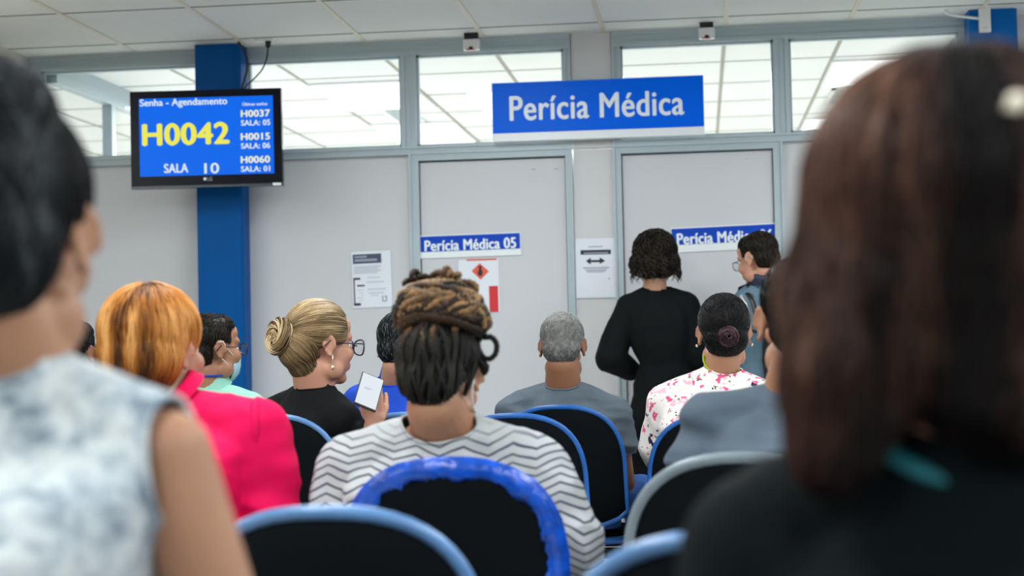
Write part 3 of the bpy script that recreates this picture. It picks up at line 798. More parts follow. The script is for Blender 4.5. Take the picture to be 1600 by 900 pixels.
def person(name, label, Y, hp, hs, hyaw, N, SL, SR, EL, ER, HL, HR, yaw=0.0, PVp=None, standing=False, g=1.0, hpitch=0, hroll=0, hdy=0.0,
           skin_m=None, top_m=None, top_name='shirt', sleeve='long', pants_m=None, infl=.008, ears=True, wr=(.005, 9), voxel=.006, chest=1.0, belly=1.0, hump=1.0,
           curlL=.5, curlR=.5, arm=.042, sh_r=.056, neck=.054, trap=.052, wr_stretch=(1, 1, .6), sleeve_r=1.0, hand_dirs=None, bottom='trousers', shoe_m=None, jowl=1.0, seed=1, collar_open=0, splay=.03, top_voxel=.007, hem=None, slimit=(.62, .62)):
    def W(p): return P(p[0], p[1], Y+(p[2] if len(p) > 2 else 0))
    hc = P(hp[0], hp[1], Y+hdy); Hd = Head(hc, hs, math.radians(hyaw), math.radians(hpitch), math.radians(hroll))
    N, SL, SR, EL, ER, HL, HR = [W(p) for p in (N, SL, SR, EL, ER, HL, HR)]
    ya = math.radians(yaw); rt = V((math.cos(ya), math.sin(ya), 0)); fw = V((-math.sin(ya), math.cos(ya), 0))
    PV = W(PVp)
    body = PB()
    torso(body, N, SL, SR, PV, g, -.010, chest, belly, hump, sh_r*.93, rt, neck*1.12, trap*.9)
    # neck and head
    nb = Hd.w(0, -.028, -.075)
    body.cap(N-V((0, 0, .02)), neck*1.13, nb, neck*.98*min(1.05, hs), 20); body.cap(N+fw*.01, neck*.9, Hd.w(0, .01, -.09), .045*hs, 18)
    Hd.add_skull(body, ears, jowl)
    for q, S, E_, H_, cu in ((-1, SL, EL, HL, curlL), (1, SR, ER, HR, curlR)):
        body.cap(S, .047*g, E_, arm*.93, 18); body.cap(E_, arm*.90, H_, .027, 18); body.ell(E_.lerp(H_, .25), (arm*.98, arm*.98, arm*.98))
        hd = (hand_dirs or {}).get(q)
        if hd: hand(body, H_, hd[0], hd[1], hd[2], 1.0, cu, thumb_in=hd[3] if len(hd) > 3 else .5)
        else: hand(body, H_, (H_-E_).normalized()*.6+fw*.5-V((0, 0, .1)), V((0, 0, -1)), -q if True else q, 1.0, cu)
    # legs
    lg = PB(); sh = []
    hip = [PV+rt*(.092*g*q)-V((0, 0, .02)) for q in (-1, 1)]
    joints = []
    for q, h in zip((-1, 1), hip):
        if standing:
            kn = V((h.x, h.y, PV.z*.53))+fw*.02; an = V((h.x, h.y, .09))-fw*.01
        else:
            kn = h+fw*(.42)+rt*(q*splay); kn.z = h.z-.01; an = V((kn.x, kn.y, .10))-fw*.03
        joints.append((h, kn, an))
        body.cap(h, .070, kn, .048, 16); body.cap(kn, .048, an, .034, 16); body.cap(an-V((0, 0, .02)), .034, an+fw*.14-V((0, 0, .06)), .030, 14)
        lg.cap(h, .090*g, kn, .066, 18); lg.cone(kn, .066, V((an.x, an.y, .07)), .058)
        lg.ell(kn, (.068, .068, .068))
        s_ = PB(); s_.rings([[V(an)+rt*(x*wd)+fw*(fy)+V((0, 0, zz-an.z)) for x, fy in [(math.cos(t), .055+.135*math.sin(t)*1) for t in [2*PI*k/20 for k in range(20)]]] for zz, wd in ((0, .046), (.02, .048), (.05, .044), (.085, .030))]); sh.append(s_)
    me = body.fuse('person', voxel, 3, .5)
    # find the base of the person for the object's origin, keep mesh in world coordinates
    root = link('person', me, None, skin_m); tag(root, label, 'person')
    Hd.eyes(root)
    # upper garment
    tp = PB(); torso(tp, N-V((0, 0, .008)), SL, SR, PV, g, infl, chest, belly, hump, sh_r, rt, neck*1.0-infl*.25, trap)
    for q, S, E_, H_ in ((-1, SL, EL, HL), (1, SR, ER, HR)):
        r0 = sh_r*g+infl; 
        if sleeve == 'long':
            tp.cap(S, r0, E_, (arm+.012+infl)*sleeve_r, 20); tp.cap(E_, (arm+.012+infl)*sleeve_r, E_.lerp(H_, .7), .040+infl, 20); tp.cone(E_.lerp(H_, .6), .041+infl, E_.lerp(H_, .93), .036+infl*.7)
        elif sleeve == 'short':
            k = slimit[0] if q < 0 else slimit[1]
            tp.cone(S.lerp(E_, .10), r0*.985, S.lerp(E_, k), (arm+.022+infl)*sleeve_r, mid=r0*1.02)
        elif sleeve == 'threequarter':
            tp.cap(S, r0, E_, (arm+.016+infl)*sleeve_r, 20); tp.cone(E_, (arm+.016+infl)*sleeve_r, E_.lerp(H_, .55), (.05+infl)*sleeve_r)
    if hem: tp.cone(PV+V((0, 0, .05)), .17*g+infl, PV-V((0, 0, hem)), .175*g+infl)
    tm = tp.fuse(top_name, top_voxel, 5, .5)
    wrinkle(tm, wr[0], wr[1], wr_stretch, seed, [(EL, .22, wr[0]*1.2), (ER, .22, wr[0]*1.2)])
    # trim the neckline: drop faces that lie above the neck ring plane
    bm = bmesh.new(); bm.from_mesh(tm)
    nd = (nb-N).normalized(); nd = (nd+V((0, 0, .6))).normalized()
    if sleeve == 'none':
        for S, sg in ((SL, -1), (SR, 1)):
            rs = (SR-SL).normalized()*sg; cpt = S+rs*.010
            geom = [v for v in bm.verts if (v.co-cpt).dot((rs+V((0, 0, .03))).normalized()) > 0 and (v.co-S).length < .6]
            bmesh.ops.delete(bm, geom=geom, context='VERTS')
    dl = [v for v in bm.verts if (v.co-N).dot(nd) > .006 and (v.co-N).length < .16 and ((v.co-N)-nd*(v.co-N).dot(nd)).length < neck*1.06+infl+.010]
    bmesh.ops.delete(bm, geom=dl, context='VERTS')
    # even out the cut edges and follow them with a sewn band
    bm.verts.ensure_lookup_table()
    be = [e for e in bm.edges if len(e.link_faces) == 1]; nbr = {}
    for e in be:
        a_, b_ = e.verts; nbr.setdefault(a_, []).append(b_); nbr.setdefault(b_, []).append(a_)
    for it in range(14):
        new = {v: v.co*.4+sum((u.co for u in us), V((0, 0, 0)))/len(us)*.6 for v, us in nbr.items() if len(us) == 2}
        for v, c_ in new.items(): v.co = c_
    loops = []; seen = set()
    for v0 in nbr:
        if v0 in seen or len(nbr[v0]) != 2: continue
        lp = [v0]; seen.add(v0); cur = v0
        while True:
            nx = [u for u in nbr[cur] if u not in seen]
            if not nx: break
            cur = nx[0]; seen.add(cur); lp.append(cur)
        if len(lp) > 24: loops.append([v.co.copy() for v in lp[::2]])
    bm.to_mesh(tm); bm.free()
    top = link(top_name, tm, root, top_m)
    # neckline band
    for lp in loops: PB().tube(lp, .0035, n=8, closed=True).build('sewn_edge', top_m, top, True)
    if bottom:
        lg.rings([[PV+rt*math.cos(t)*(.182*g)+fw*math.sin(t)*.135*g*belly+V((0, 0, zz)) for t in [2*PI*k/24 for k in range(24)]] for zz in (-.11, -.02, .05)])
        pm = lg.fuse(bottom, .009, 3); wrinkle(pm, .004, 8, (1, 1, 1), seed+4); link(bottom, pm, root, pants_m)
    for s_ in sh: s_.build('shoe', shoe_m or M['black'], root, True)
    return dict(root=root, H=Hd, N=N, SL=SL, SR=SR, EL=EL, ER=ER, HL=HL, HR=HR, PV=PV, rt=rt, fw=fw, top=top, nd=nd, nb=nb)

# ------------------------------------------------------------------ hair
def tree_of(me):
    return BVHTree.FromPolygons([v.co for v in me.vertices], [tuple(p.vertices) for p in me.polygons])
def set_shade(me, vals):
    a = me.attributes.new('shade', 'FLOAT', 'POINT'); a.data.foreach_set('value', vals)
class Strands:
    def __init__(s): s.v = []; s.f = []; s.c = []
    def add(s, pts, r, shade, n=3, taper=True, shade2=None):
        N = len(pts)
        if N < 2: return
        b = len(s.v); prev = None
        for i, p in enumerate(pts):
            d = (pts[min(i+1, N-1)]-pts[max(i-1, 0)])
            if d.length < 1e-7: d = V((0, 0, 1))
            d.normalize()
            if prev is None:
                a = V((0, 0, 1)) if abs(d.z) < .9 else V((1, 0, 0)); a = (a-d*a.dot(d)).normalized()
            else:
                a = prev-d*prev.dot(d); a = a.normalized() if a.length > 1e-6 else prev
            prev = a; c = d.cross(a); t = i/(N-1)
            rr = r*(min(1, .35+t*4)*min(1, (1-t)*3+.12)) if taper else r
            for k in range(n):
                an = 2*PI*k/n; s.v.append(p+(a*math.cos(an)+c*math.sin(an))*rr)
                s.c.append(shade if shade2 is None else shade*(1-t)+shade2*t)
        for i in range(N-1):
            for k in range(n):
                q = (k+1) % n; s.f.append((b+i*n+k, b+i*n+q, b+(i+1)*n+q, b+(i+1)*n+k))
    def build(s, name, m, parent):
        me = bpy.data.meshes.new(name); me.from_pydata([tuple(p) for p in s.v], [], s.f)
        set_shade(me, s.c); me.polygons.foreach_set('use_smooth', [True]*len(me.polygons))
        return link(name, me, parent, m)
def volume(Hd, ells, name='hair', voxel=.006, smooth=4, extra=None):
    pb = PB()
    for c, r in ells: Hd.ell(pb, c, r)
    if extra: extra(pb)
    return pb.fuse(name, voxel, smooth)
def comb(S, me, tree, Hd, n, flow, steps, step, r, lift=.002, jit=.15, shade=None, region=None, rnd=None, wave=0, drop=0):
    """strands laid over a hair volume, following flow(local position) -> local direction"""
    rnd = rnd or random
    polys = me.polygons; verts = me.vertices
    areas = [p.area for p in polys]; cum = []; t = 0
    for a in areas: t += a; cum.append(t)
    import bisect
    made = 0; tries = 0
    while made < n and tries < n*4:
        tries += 1
        p = polys[bisect.bisect(cum, rnd.random()*t) % len(polys)].center
        lp = Hd.l(p)
        if region and not region(lp): continue
        made += 1
        pts = []; q = V(p); lf = lift*rnd.uniform(.4, 1.6); jd = V((rnd.gauss(0, jit), rnd.gauss(0, jit), rnd.gauss(0, jit))); ph = rnd.uniform(0, 6.28)
        for k in range(steps):
            hit = tree.find_nearest(q)
            if hit[0] is None: break
            q, nn = hit[0], hit[1]
            lq = Hd.l(q)
            if region and k > 0 and not region(lq) and not drop: break
            if (q-Hd.c).dot(nn) < 0: nn = -nn
            d = Hd.R @ (flow(lq)+jd*.5)
            d = d-nn*d.dot(nn)
            if d.length < 1e-5: break
            d.normalize()
            side = d.cross(nn)
            pts.append(q+nn*(lf+ (wave*.5*math.sin(ph+k*1.1)))+side*wave*math.cos(ph+k*1.3))
            q = q+d*step
        sh = shade(Hd.l(p), rnd) if shade else rnd.random()
        S.add(pts, r*rnd.uniform(.7, 1.3), sh, shade2=(shade(Hd.l(pts[-1]), rnd) if shade and pts else None))
def shade_by(fn, me, Hd):
    set_shade(me, [fn(Hd.l(v.co)) for v in me.vertices])
def rope(S, pts, r, shade, turns=9, strands=3, sub=6, shade2=None):
    """a plait: strands winding about each other along pts"""
    # resample
    P2 = []
    n = len(pts)
    for i in range(n-1):
        p0 = pts[max(i-1, 0)]; p1 = pts[i]; p2 = pts[i+1]; p3 = pts[min(i+2, n-1)]
        for t in range(sub):
            t /= sub; P2.append(0.5*((2*p1)+(p2-p0)*t+(2*p0-5*p1+4*p2-p3)*t*t+(3*p1-p0-3*p2+p3)*t**3))
    P2.append(pts[-1]); N = len(P2)
    for k in range(strands):
        out = []; prev = None
        for i, p in enumerate(P2):
            d = (P2[min(i+1, N-1)]-P2[max(i-1, 0)]).normalized()
            if prev is None:
                a = V((0, 0, 1)) if abs(d.z) < .9 else V((1, 0, 0)); a = (a-d*a.dot(d)).normalized()
            else: a = (prev-d*prev.dot(d)).normalized()
            prev = a; c = d.cross(a); ph = 2*PI*(k/strands+turns*i/N)
            tp = min(1, (N-1-i)/(N*.12)+.25)
            out.append(p+(a*math.cos(ph)+c*math.sin(ph))*r*.55*tp)
        S.add(out, r*.62, shade+random.uniform(-.12, .12), n=6, shade2=shade2)
def short_hair(Hd, root, m, n=2600, name='hair', ells=None, region=None, sr=.0011, length=4, step=.006, nape=-.075, shade=None, lift=.002, vox=.006, base=.35):
    E_ = ells or [((0, -.020, .042), (.0795, .0965, .0835)), ((0, -.052, -.012), (.068, .062, .062)), ((0, .02, .075), (.062, .062, .048))]
    me = volume(Hd, E_, name, vox, 4)
    # trim to a hairline: forehead, around the ears, nape
    def keep(l):
        if l.y > .045 and l.z < .07: return False
        if l.y > .01 and l.z < .015 : return False
        if l.y > -.030 and l.z < -.002 and abs(l.x) > .045: return False
        return l.z > nape
    bm = bmesh.new(); bm.from_mesh(me)
    bmesh.ops.delete(bm, geom=[v for v in bm.verts if not keep(Hd.l(v.co))], context='VERTS'); bm.to_mesh(me); bm.free()
    shade_by(lambda l: base+.25*noise.noise(l*60), me, Hd)
    o = link(name, me, root, m)
    tr = tree_of(me); S = Strands()
    def flow(l):
        return V((l.x*3, (-.6 if l.z > .05 else -.1)+(0.9 if l.y > 0.02 and l.z > .06 else 0), -.9 if l.z < .08 else -.15))
    comb(S, me, tr, Hd, n, flow, length, step, sr, lift, .5, shade)
    S.build('hair_strands', m, o)
    return o
def glasses(Hd, parent, m, lens=.024, tint=None, front_y=.112, name='glasses'):
    pb = PB()
    for q in (-1, 1):
        pts = []
        for k in range(20):
            a = 2*PI*k/20; pts.append(Hd.w(q*.033+lens*1.12*math.copysign(abs(math.cos(a))**.8, math.cos(a)), front_y-.006*abs(math.cos(a)), -.004+lens*.86*math.copysign(abs(math.sin(a))**.8, math.sin(a))))
        pb.tube(pts, .0024*Hd.s, n=8, closed=True)
        pb.tube([Hd.w(q*.060, front_y-.008, .006), Hd.w(q*.076, front_y-.03, .006), Hd.w(q*.080, .03, .004), Hd.w(q*.082, -.012, .010), Hd.w(q*.083, -.030, -.008)], .0020*Hd.s, n=6)
    pb.tube([Hd.w(-.010, front_y, .0), Hd.w(0, front_y+.004, .004), Hd.w(.010, front_y, .0)], .002*Hd.s, n=6)
    o = pb.build(name, m, parent, True)
    for q in (-1, 1):
        l_ = PB(); l_.rings([[Hd.w(q*.033+lens*1.05*math.cos(2*PI*k/20), front_y-.004+dy, -.004+lens*.8*math.sin(2*PI*k/20)) for k in range(20)] for dy in (0, .001)])
        l_.build('lens', M['glass'], o)
    return o
# ------------------------------------------------------------------ cloth materials
C_greyT = mat('tshirt_grey', (0.105, 0.135, 0.165, 1), .85, noise_amt=.15, noise_scale=12, bump=.15, bump_scale=250)
C_slateT = mat('tshirt_slate', (0.095, 0.125, 0.165, 1), .85, noise_amt=.12, noise_scale=12, bump=.15, bump_scale=250)
C_blue = mat('polo_blue', (0.015, 0.075, 0.55, 1), .75, noise_amt=.15, noise_scale=10)
C_mint = mat('polo_mint', (0.33, 0.68, 0.54, 1), .8, noise_amt=.08, noise_scale=9)
C_pink = mat('blazer_pink', (0.78, 0.002, 0.085, 1), .75, noise_amt=.12, noise_scale=8, bump=.12, bump_scale=260)
C_black = mat('blazer_black', (0.0035, 0.0045, 0.006, 1), .8, spec=.15, bump=.2, bump_scale=200)
C_dress = mat('dress_black', (0.0030, 0.0045, 0.0055, 1), .85, spec=.15)
C_denim = mat('denim', (0.02, 0.06, 0.19, 1), .8, noise_amt=.4, noise_scale=25, bump=.3, bump_scale=200)
C_denimb = mat('denim_bright', (0.03, 0.10, 0.33, 1), .8, noise_amt=.4, noise_scale=22, bump=.3, bump_scale=200)
C_dark = mat('dark_trousers', (0.012, 0.013, 0.017, 1), .8)
C_jacket = mat('jacket_slate_blue', (0.085, 0.155, 0.215, 1), .6, noise_amt=.15, noise_scale=8)
C_navy = mat('jacket_navy', (0.006, 0.014, 0.045, 1), .6)
C_bjacket = mat('jacket_near_black', (0.0022, 0.0048, 0.0064, 1), .75, spec=.08, noise_amt=.2, noise_scale=14, bump=.2, bump_scale=120)
C_teal = mat('collar_teal', (0.0, 0.13, 0.16, 1), .6)
C_lime = mat('collar_lime', (0.35, 0.50, 0.05, 1), .7)
C_mask = mat('mask_pale_blue', (0.38, 0.62, 0.72, 1), .7); C_strap = mat('strap_white', (0.8, 0.8, 0.78, 1), .6)
C_refl = mat('reflective_strap', (0.55, 0.57, 0.58, 1), .25, metal=.3)
C_gold = mat('earring', (0.8, 0.68, 0.5, 1), .25, metal=.8)
def chevron():
    m = mat('chevron_knit', (0.6, 0.6, 0.62, 1), .85, bump=.15, bump_scale=260); nt = m.node_tree; b = nt.nodes['Principled BSDF']
    N_ = nt.nodes.new; Lk = nt.links.new
    tc = N_('ShaderNodeTexCoord'); sp = N_('ShaderNodeSeparateXYZ'); Lk(tc.outputs['Object'], sp.inputs[0])
    def mth(op, a, b_=None):
        n = N_('ShaderNodeMath'); n.operation = op
        for i, q in enumerate((a, b_)):
            if q is None: continue
            if isinstance(q, (int, float)): n.inputs[i].default_value = q
            else: Lk(q, n.inputs[i])
        return n.outputs[0]
    nz = N_('ShaderNodeTexNoise'); nz.inputs['Scale'].default_value = 5; Lk(tc.outputs['Object'], nz.inputs['Vector'])
    tri_ = mth('PINGPONG', sp.outputs[0], 0.050)
    z = mth('ADD', sp.outputs[2], mth('MULTIPLY', tri_, 0.36)); z = mth('ADD', z, mth('MULTIPLY', nz.outputs['Fac'], 0.055))
    st = mth('PINGPONG', z, 0.0092)
    st = mth('DIVIDE', st, 0.0092)
    cr = N_('ShaderNodeValToRGB'); cr.color_ramp.elements[0].position = .13; cr.color_ramp.elements[0].color = (0.035, 0.04, 0.07, 1)
    cr.color_ramp.elements[1].position = .36; cr.color_ramp.elements[1].color = (0.43, 0.445, 0.465, 1)
    Lk(st, cr.inputs[0]); 
    # plain yoke fades in towards the neck: knit without stripes
    mr = N_('ShaderNodeMapRange'); mr.inputs[1].default_value = CHEV_Z-.045; mr.inputs[2].default_value = CHEV_Z+.012
    Lk(sp.outputs[2], mr.inputs[0])
    mx = N_('ShaderNodeMix'); mx.data_type = 'RGBA'; mx.inputs[7].default_value = (0.40, 0.42, 0.43, 1)
    Lk(mr.outputs[0], mx.inputs[0]); Lk(cr.outputs[0], mx.inputs[6]); Lk(mx.outputs[2], b.inputs['Base Color'])
    return m
CHEV_Z = P(690, 664, 3.3).z
C_chev = chevron()
def floral():
    m = mat('floral_blouse', (0.8, 0.78, 0.76, 1), .8); nt = m.node_tree; b = nt.nodes['Principled BSDF']; N_ = nt.nodes.new; Lk = nt.links.new
    tc = N_('ShaderNodeTexCoord')
    prev = None
    base = N_('ShaderNodeRGB'); base.outputs[0].default_value = (0.78, 0.74, 0.72, 1); prev = base.outputs[0]
    nz = N_('ShaderNodeTexNoise'); nz.inputs['Scale'].default_value = 30; Lk(tc.outputs['Object'], nz.inputs['Vector'])
    for sc_, th, col in ((19, .0165, (0.72, .10, .24, 1)), (13, .0205, (0.80, .42, .50, 1)), (9, .020, (0.03, .02, .06, 1)), (23, .009, (.16, .15, .08, 1))):
        mp = N_('ShaderNodeMapping'); mp.inputs['Location'].default_value = (sc_*1.3, sc_*.7, 0); mp.inputs['Scale'].default_value = (1, 1, 1.3)
        ad = N_('ShaderNodeVectorMath'); ad.operation = 'MULTIPLY_ADD'; ad.inputs[1].default_value = (.10, .10, .10)
        Lk(nz.outputs['Color'], ad.inputs[0]); Lk(tc.outputs['Object'], ad.inputs[2]); Lk(ad.outputs[0], mp.inputs[0])
        vo = N_('ShaderNodeTexVoronoi'); vo.inputs['Scale'].default_value = sc_; Lk(mp.outputs[0], vo.inputs['Vector'])
        lt = N_('ShaderNodeMath'); lt.operation = 'LESS_THAN'; lt.inputs[1].default_value = th*sc_*.85; Lk(vo.outputs['Distance'], lt.inputs[0])
        mx = N_('ShaderNodeMix'); mx.data_type = 'RGBA'; Lk(lt.outputs[0], mx.inputs[0]); Lk(prev, mx.inputs[6]); mx.inputs[7].default_value = col
        prev = mx.outputs[2]
    Lk(prev, b.inputs['Base Color']); return m
C_floral = floral()
def tiedye():
    m = mat('blouse_marbled', (0.6, 0.64, 0.66, 1), .85, bump=.25, bump_scale=60); nt = m.node_tree; b = nt.nodes['Principled BSDF']; N_ = nt.nodes.new; Lk = nt.links.new
    tc = N_('ShaderNodeTexCoord'); n = N_('ShaderNodeTexNoise'); n.inputs['Scale'].default_value = 24; n.inputs['Detail'].default_value = 8; n.inputs['Roughness'].default_value = .66; n.inputs['Distortion'].default_value = .5
    Lk(tc.outputs['Object'], n.inputs['Vector']); cr = N_('ShaderNodeValToRGB'); e = cr.color_ramp.elements
    e[0].position = .36; e[0].color = (0.15, 0.20, 0.26, 1); e[1].position = .58; e[1].color = (0.66, 0.70, 0.71, 1); k = e.new(.47); k.color = (0.42, 0.48, 0.53, 1)
    Lk(n.outputs['Fac'], cr.inputs[0]); Lk(cr.outputs[0], b.inputs['Base Color']); return m
C_tie = tiedye()
def ring_of(c, r, nrm, n=16):
    nrm = V(nrm).normalized(); a = V((0, 0, 1)) if abs(nrm.z) < .9 else V((1, 0, 0)); a = (a-nrm*a.dot(nrm)).normalized(); b = nrm.cross(a)
    return [c+(a*math.cos(2*PI*k/n)+b*math.sin(2*PI*k/n))*r for k in range(n)]
def collar(p, m, h=.03, r=.062, name='collar', back=.006, lean=.15, thick=.005):
    """stand collar round the neck"""
    nd = p['nd']; x_ = (p['SR']-p['SL']).normalized(); f_ = nd.cross(x_).normalized(); x2 = f_.cross(nd)
    R = []
    for hh, rr in ((-.012, r+.012), (h*.5, r+.004), (h, r), (h+.002, r-thick), (h*.4, r-thick), (-.012, r+.004)):
        R.append([p['N']+nd*(hh)+x2*math.cos(2*PI*k/30)*rr+f_*math.sin(2*PI*k/30)*rr*1.02+f_*back for k in range(30)])
    return PB().rings(R, close=False).build(name, m, p['top'], True)

def neckband(p, m, t, r, th, name):
    ax = (p['nb']-p['N']); c = p['N']+ax*t; ax = ax.normalized(); x_ = (p['SR']-p['SL']).normalized(); f_ = ax.cross(x_).normalized(); x2 = f_.cross(ax)
    return PB().tube([c+x2*math.cos(2*PI*k/32)*r+f_*math.sin(2*PI*k/32)*r for k in range(32)], th, n=10, closed=True, flat=.5, flatdir=None).build(name, m, p['top'], True)
# ------------------------------------------------------------------ far row
# grey haired man
p = person('person', 'grey haired man in a grey T-shirt seated with his back to the camera', 5.58, (879, 542), .98, 0, (880, 597), (803, 645), (958, 648), (790, 745, .03), (975, 755, .03), (830, 790, .33), (930, 790, .33),
    PVp=(884, 775, -.06), jowl=.86, skin_m=S_brown, top_m=C_greyT, top_name='tshirt', sleeve='short', pants_m=C_denimb, g=1.06, seed=2, splay=.15, hump=1.6, hpitch=-8, wr=(.011, 7), wr_stretch=(.5, .5, 1.8), neck=.060)
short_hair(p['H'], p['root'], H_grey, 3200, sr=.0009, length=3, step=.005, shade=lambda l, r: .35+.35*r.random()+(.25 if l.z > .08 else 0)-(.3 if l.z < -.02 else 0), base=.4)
# man in the blue polo
p = person('person', 'man in a bright blue polo shirt seen between the phone and the braided hair', 5.5, (627, 543), 1.0, -8, (622, 590), (563, 628), (700, 632), (552, 720, .03), (715, 730, .03), (600, 780, .33), (670, 780, .33),
    yaw=-5, PVp=(628, 778, -.02), skin_m=S_rose, top_m=C_blue, top_name='polo_shirt', sleeve='short', pants_m=C_dark, g=1.0, neck=.058, wr=(.012, 7), seed=3, hpitch=-10)
collar(p, C_blue, .035, .060)
short_hair(p['H'], p['root'], H_salt, 2600, sr=.0011, length=4, step=.006)
# masked man
p = person('person', 'man with glasses and pale blue face mask in a mint green polo', 5.58, (332, 545), 1.03, -43, (330, 600), (268, 638), (392, 640), (258, 720, .05), (425, 720, -.02), (330, 770, .3), (420, 770, .25),
    yaw=-28, PVp=(320, 775, -.02), skin_m=S_tan, top_m=C_mint, top_name='polo_shirt', sleeve='short', pants_m=C_dark, g=1.0, seed=4)
short_hair(p['H'], p['root'], H_dark, 2600, sr=.0011, length=4, step=.006)
collar(p, C_mint, .028, .062)
nd = p['nd']; PB().tube([p['N']+nd*.032+V((math.cos(a), math.sin(a), 0))*.064 for a in [2*PI*k/30 for k in range(30)]], .007, n=8, closed=True, flat=.5).build('lanyard', C_blue, p['root'], True)
g_ = glasses(p['H'], p['root'], M['black'])
Hd = p['H']; mk = PB()
pts = []
for zz, wd, fy in ((-.018, .030, .112), (-.03, .046, .118), (-.06, .056, .116), (-.09, .050, .110), (-.115, .030, .088)):
    pts.append([Hd.w(wd*math.sin(t), (fy-.075)*math.cos(t)+.072-.02*abs(math.sin(t)), zz) for t in [-1.5+3.0*k/12 for k in range(13)]]+[Hd.w(wd*.93*math.sin(t), (fy-.079)*math.cos(t)+.070-.02*abs(math.sin(t)), zz) for t in [1.5-3.0*k/12 for k in range(13)]])
mk.rings(pts); mo = mk.build('face_mask', C_mask, p['root'], True)
for q in (-1, 1):
    PB().tube([Hd.w(q*.050, .064, -.035), Hd.w(q*.064, .040, -.018), Hd.w(q*.076, .012, .006), Hd.w(q*.086, -.006, .026), Hd.w(q*.082, -.024, .022)], .0016, n=6).tube([Hd.w(q*.046, .060, -.088), Hd.w(q*.060, .034, -.066), Hd.w(q*.074, .004, -.042), Hd.w(q*.080, -.016, -.030)], .0016, n=6).build('ear_loop', C_strap, mo, True)
# dark head at the far left
p = person('person', 'dark haired person in dark clothes half hidden behind the marbled blouse shoulder', 5.7, (116, 552), 1.0, -8, (112, 612), (45, 650), (180, 655), (35, 740, .03), (190, 740, .03), (80, 790, .33), (150, 790, .33),
    yaw=-10, PVp=(112, 785, -.02), skin_m=S_brown, top_m=C_dark, pants_m=C_dark, seed=5)
short_hair(p['H'], p['root'], H_black, 2200, sr=.0011, length=4, step=.006)
# floral blouse woman
p = person('person', 'woman in a white blouse with pink flowers, black hair in a low bun', 5.4, (1131, 520), 1.06, 4, (1125, 572), (1040, 630), (1190, 622), (1028, 700, .06), (1215, 710, .04), (1060, 765, .3), (1180, 765, .3),
    PVp=(1115, 770, -.04), skin_m=S_warm, top_m=C_floral, top_name='blouse', sleeve='threequarter', pants_m=C_dark, g=1.03, seed=6, hump=1.4, wr=(.005, 9))
neckband(p, C_lime, .22, .0635, .005, 'lime_neckband')
Hd = p['H']
hv = volume(Hd, [((0, -.018, .040), (.083, .102, .088)), ((0, -.06, -.02), (.070, .060, .058))], 'hair', .006, 4)
bm = bmesh.new(); bm.from_mesh(hv); bmesh.ops.delete(bm, geom=[v for v in bm.verts if (lambda l: (l.y > .04 and l.z < .075) or (l.y > -.02 and l.z < .0) or l.z < -.085)(Hd.l(v.co))], context='VERTS'); bm.to_mesh(hv); bm.free()
shade_by(lambda l: .3+.3*noise.noise(l*40), hv, Hd); ho = link('hair', hv, p['root'], H_black)
tr = tree_of(hv); S = Strands(); BN = V((.004, -.115, -.012))
comb(S, hv, tr, Hd, 1500, lambda l: BN-l, 9, .011, .0013, .0015, .06, lambda l, r: r.random()*.8, region=lambda l: (l-BN).length > .02)
S.build('hair_strands', H_black, ho)
S = Strands()
for k in range(46):
    a0 = random.uniform(0, 6.28); rr = random.uniform(.006, .034); tl = random.uniform(.4, 1)
    pts = [Hd.w(*(BN+V((math.cos(a0+t*.5)*rr, -.030*math.cos(rr/.034*1.35)+random.uniform(-.002, .002)+.003, math.sin(a0+t*.5)*rr)))) for t in range(10)]
    S.add(pts, .0042, random.random()*.9, n=5)
bo = S.build('hair_bun', hair_mat('hair_bun_plum', (0.01, 0.005, 0.008), (0.035, 0.015, 0.022), (0.08, 0.035, 0.045)), p['root'])
for q in (-1, 1):
    PB().ell(Hd.w(q*.088, -.008, -.04), (.005, .005, .005)).build('earring', C_gold, p['root'], True)

# ------------------------------------------------------------------ blonde woman with phone
PHC = P(577, 607, 4.72)
p = person('person', 'woman with blonde bun, glasses and black blazer holding a phone', 4.98, (500, 538), 1.08, -47, (492, 600), (437, 650, .12), (531, 658, -.10), (415, 760, .1), (560, 735, .0), (500, 780, .3), (583, 662, -.18),
    yaw=-40, PVp=(470, 790, -.02), skin_m=S_rose, top_m=C_black, top_name='blazer', sleeve='long', pants_m=C_dark, g=1.04, seed=7, infl=.012, hroll=0, hpitch=-4, hump=1.5,
    hand_dirs={1: ((-.05, .0, 1), (-.35, 1, 0), -1, .9)}, curlR=.85, neck=.060, jowl=1.08, wr=(.006, 7))
Hd = p['H']
hv = volume(Hd, [((0, -.012, .045), (.084, .102, .090)), ((0, -.07, -.015), (.070, .062, .068)), ((0, -.05, -.065), (.055, .045, .045))], 'hair', .0055, 4)
def blk(l): return (l.y > .062 and l.z < .085) or (l.y > .012 and l.z < -.0) or (l.y > -.030 and l.z < -.012 and abs(l.x) > .04) or l.z < -.115
bm = bmesh.new(); bm.from_mesh(hv); bmesh.ops.delete(bm, geom=[v for v in bm.verts if blk(Hd.l(v.co))], context='VERTS'); bm.to_mesh(hv); bm.free()
shade_by(lambda l: .25+.3*noise.noise(l*30), hv, Hd); ho = link('hair', hv, p['root'], H_blonde); tr = tree_of(hv); S = Strands(); BN = V((-.012, -.122, .018))
comb(S, hv, tr, Hd, 2600, lambda l: (BN-l).normalized()+V((0, 0, .15)), 13, .010, .0013, .002, .05, lambda l, r: max(0, min(1, .45+.55*noise.noise(V((l.x*25, l.z*55, l.y*8)))+r.uniform(-.22, .22)+(l.z-.05)*2.5)), region=lambda l: (l-BN).length > .03)
S.build('hair_strands', H_blonde, ho)
S = Strands()
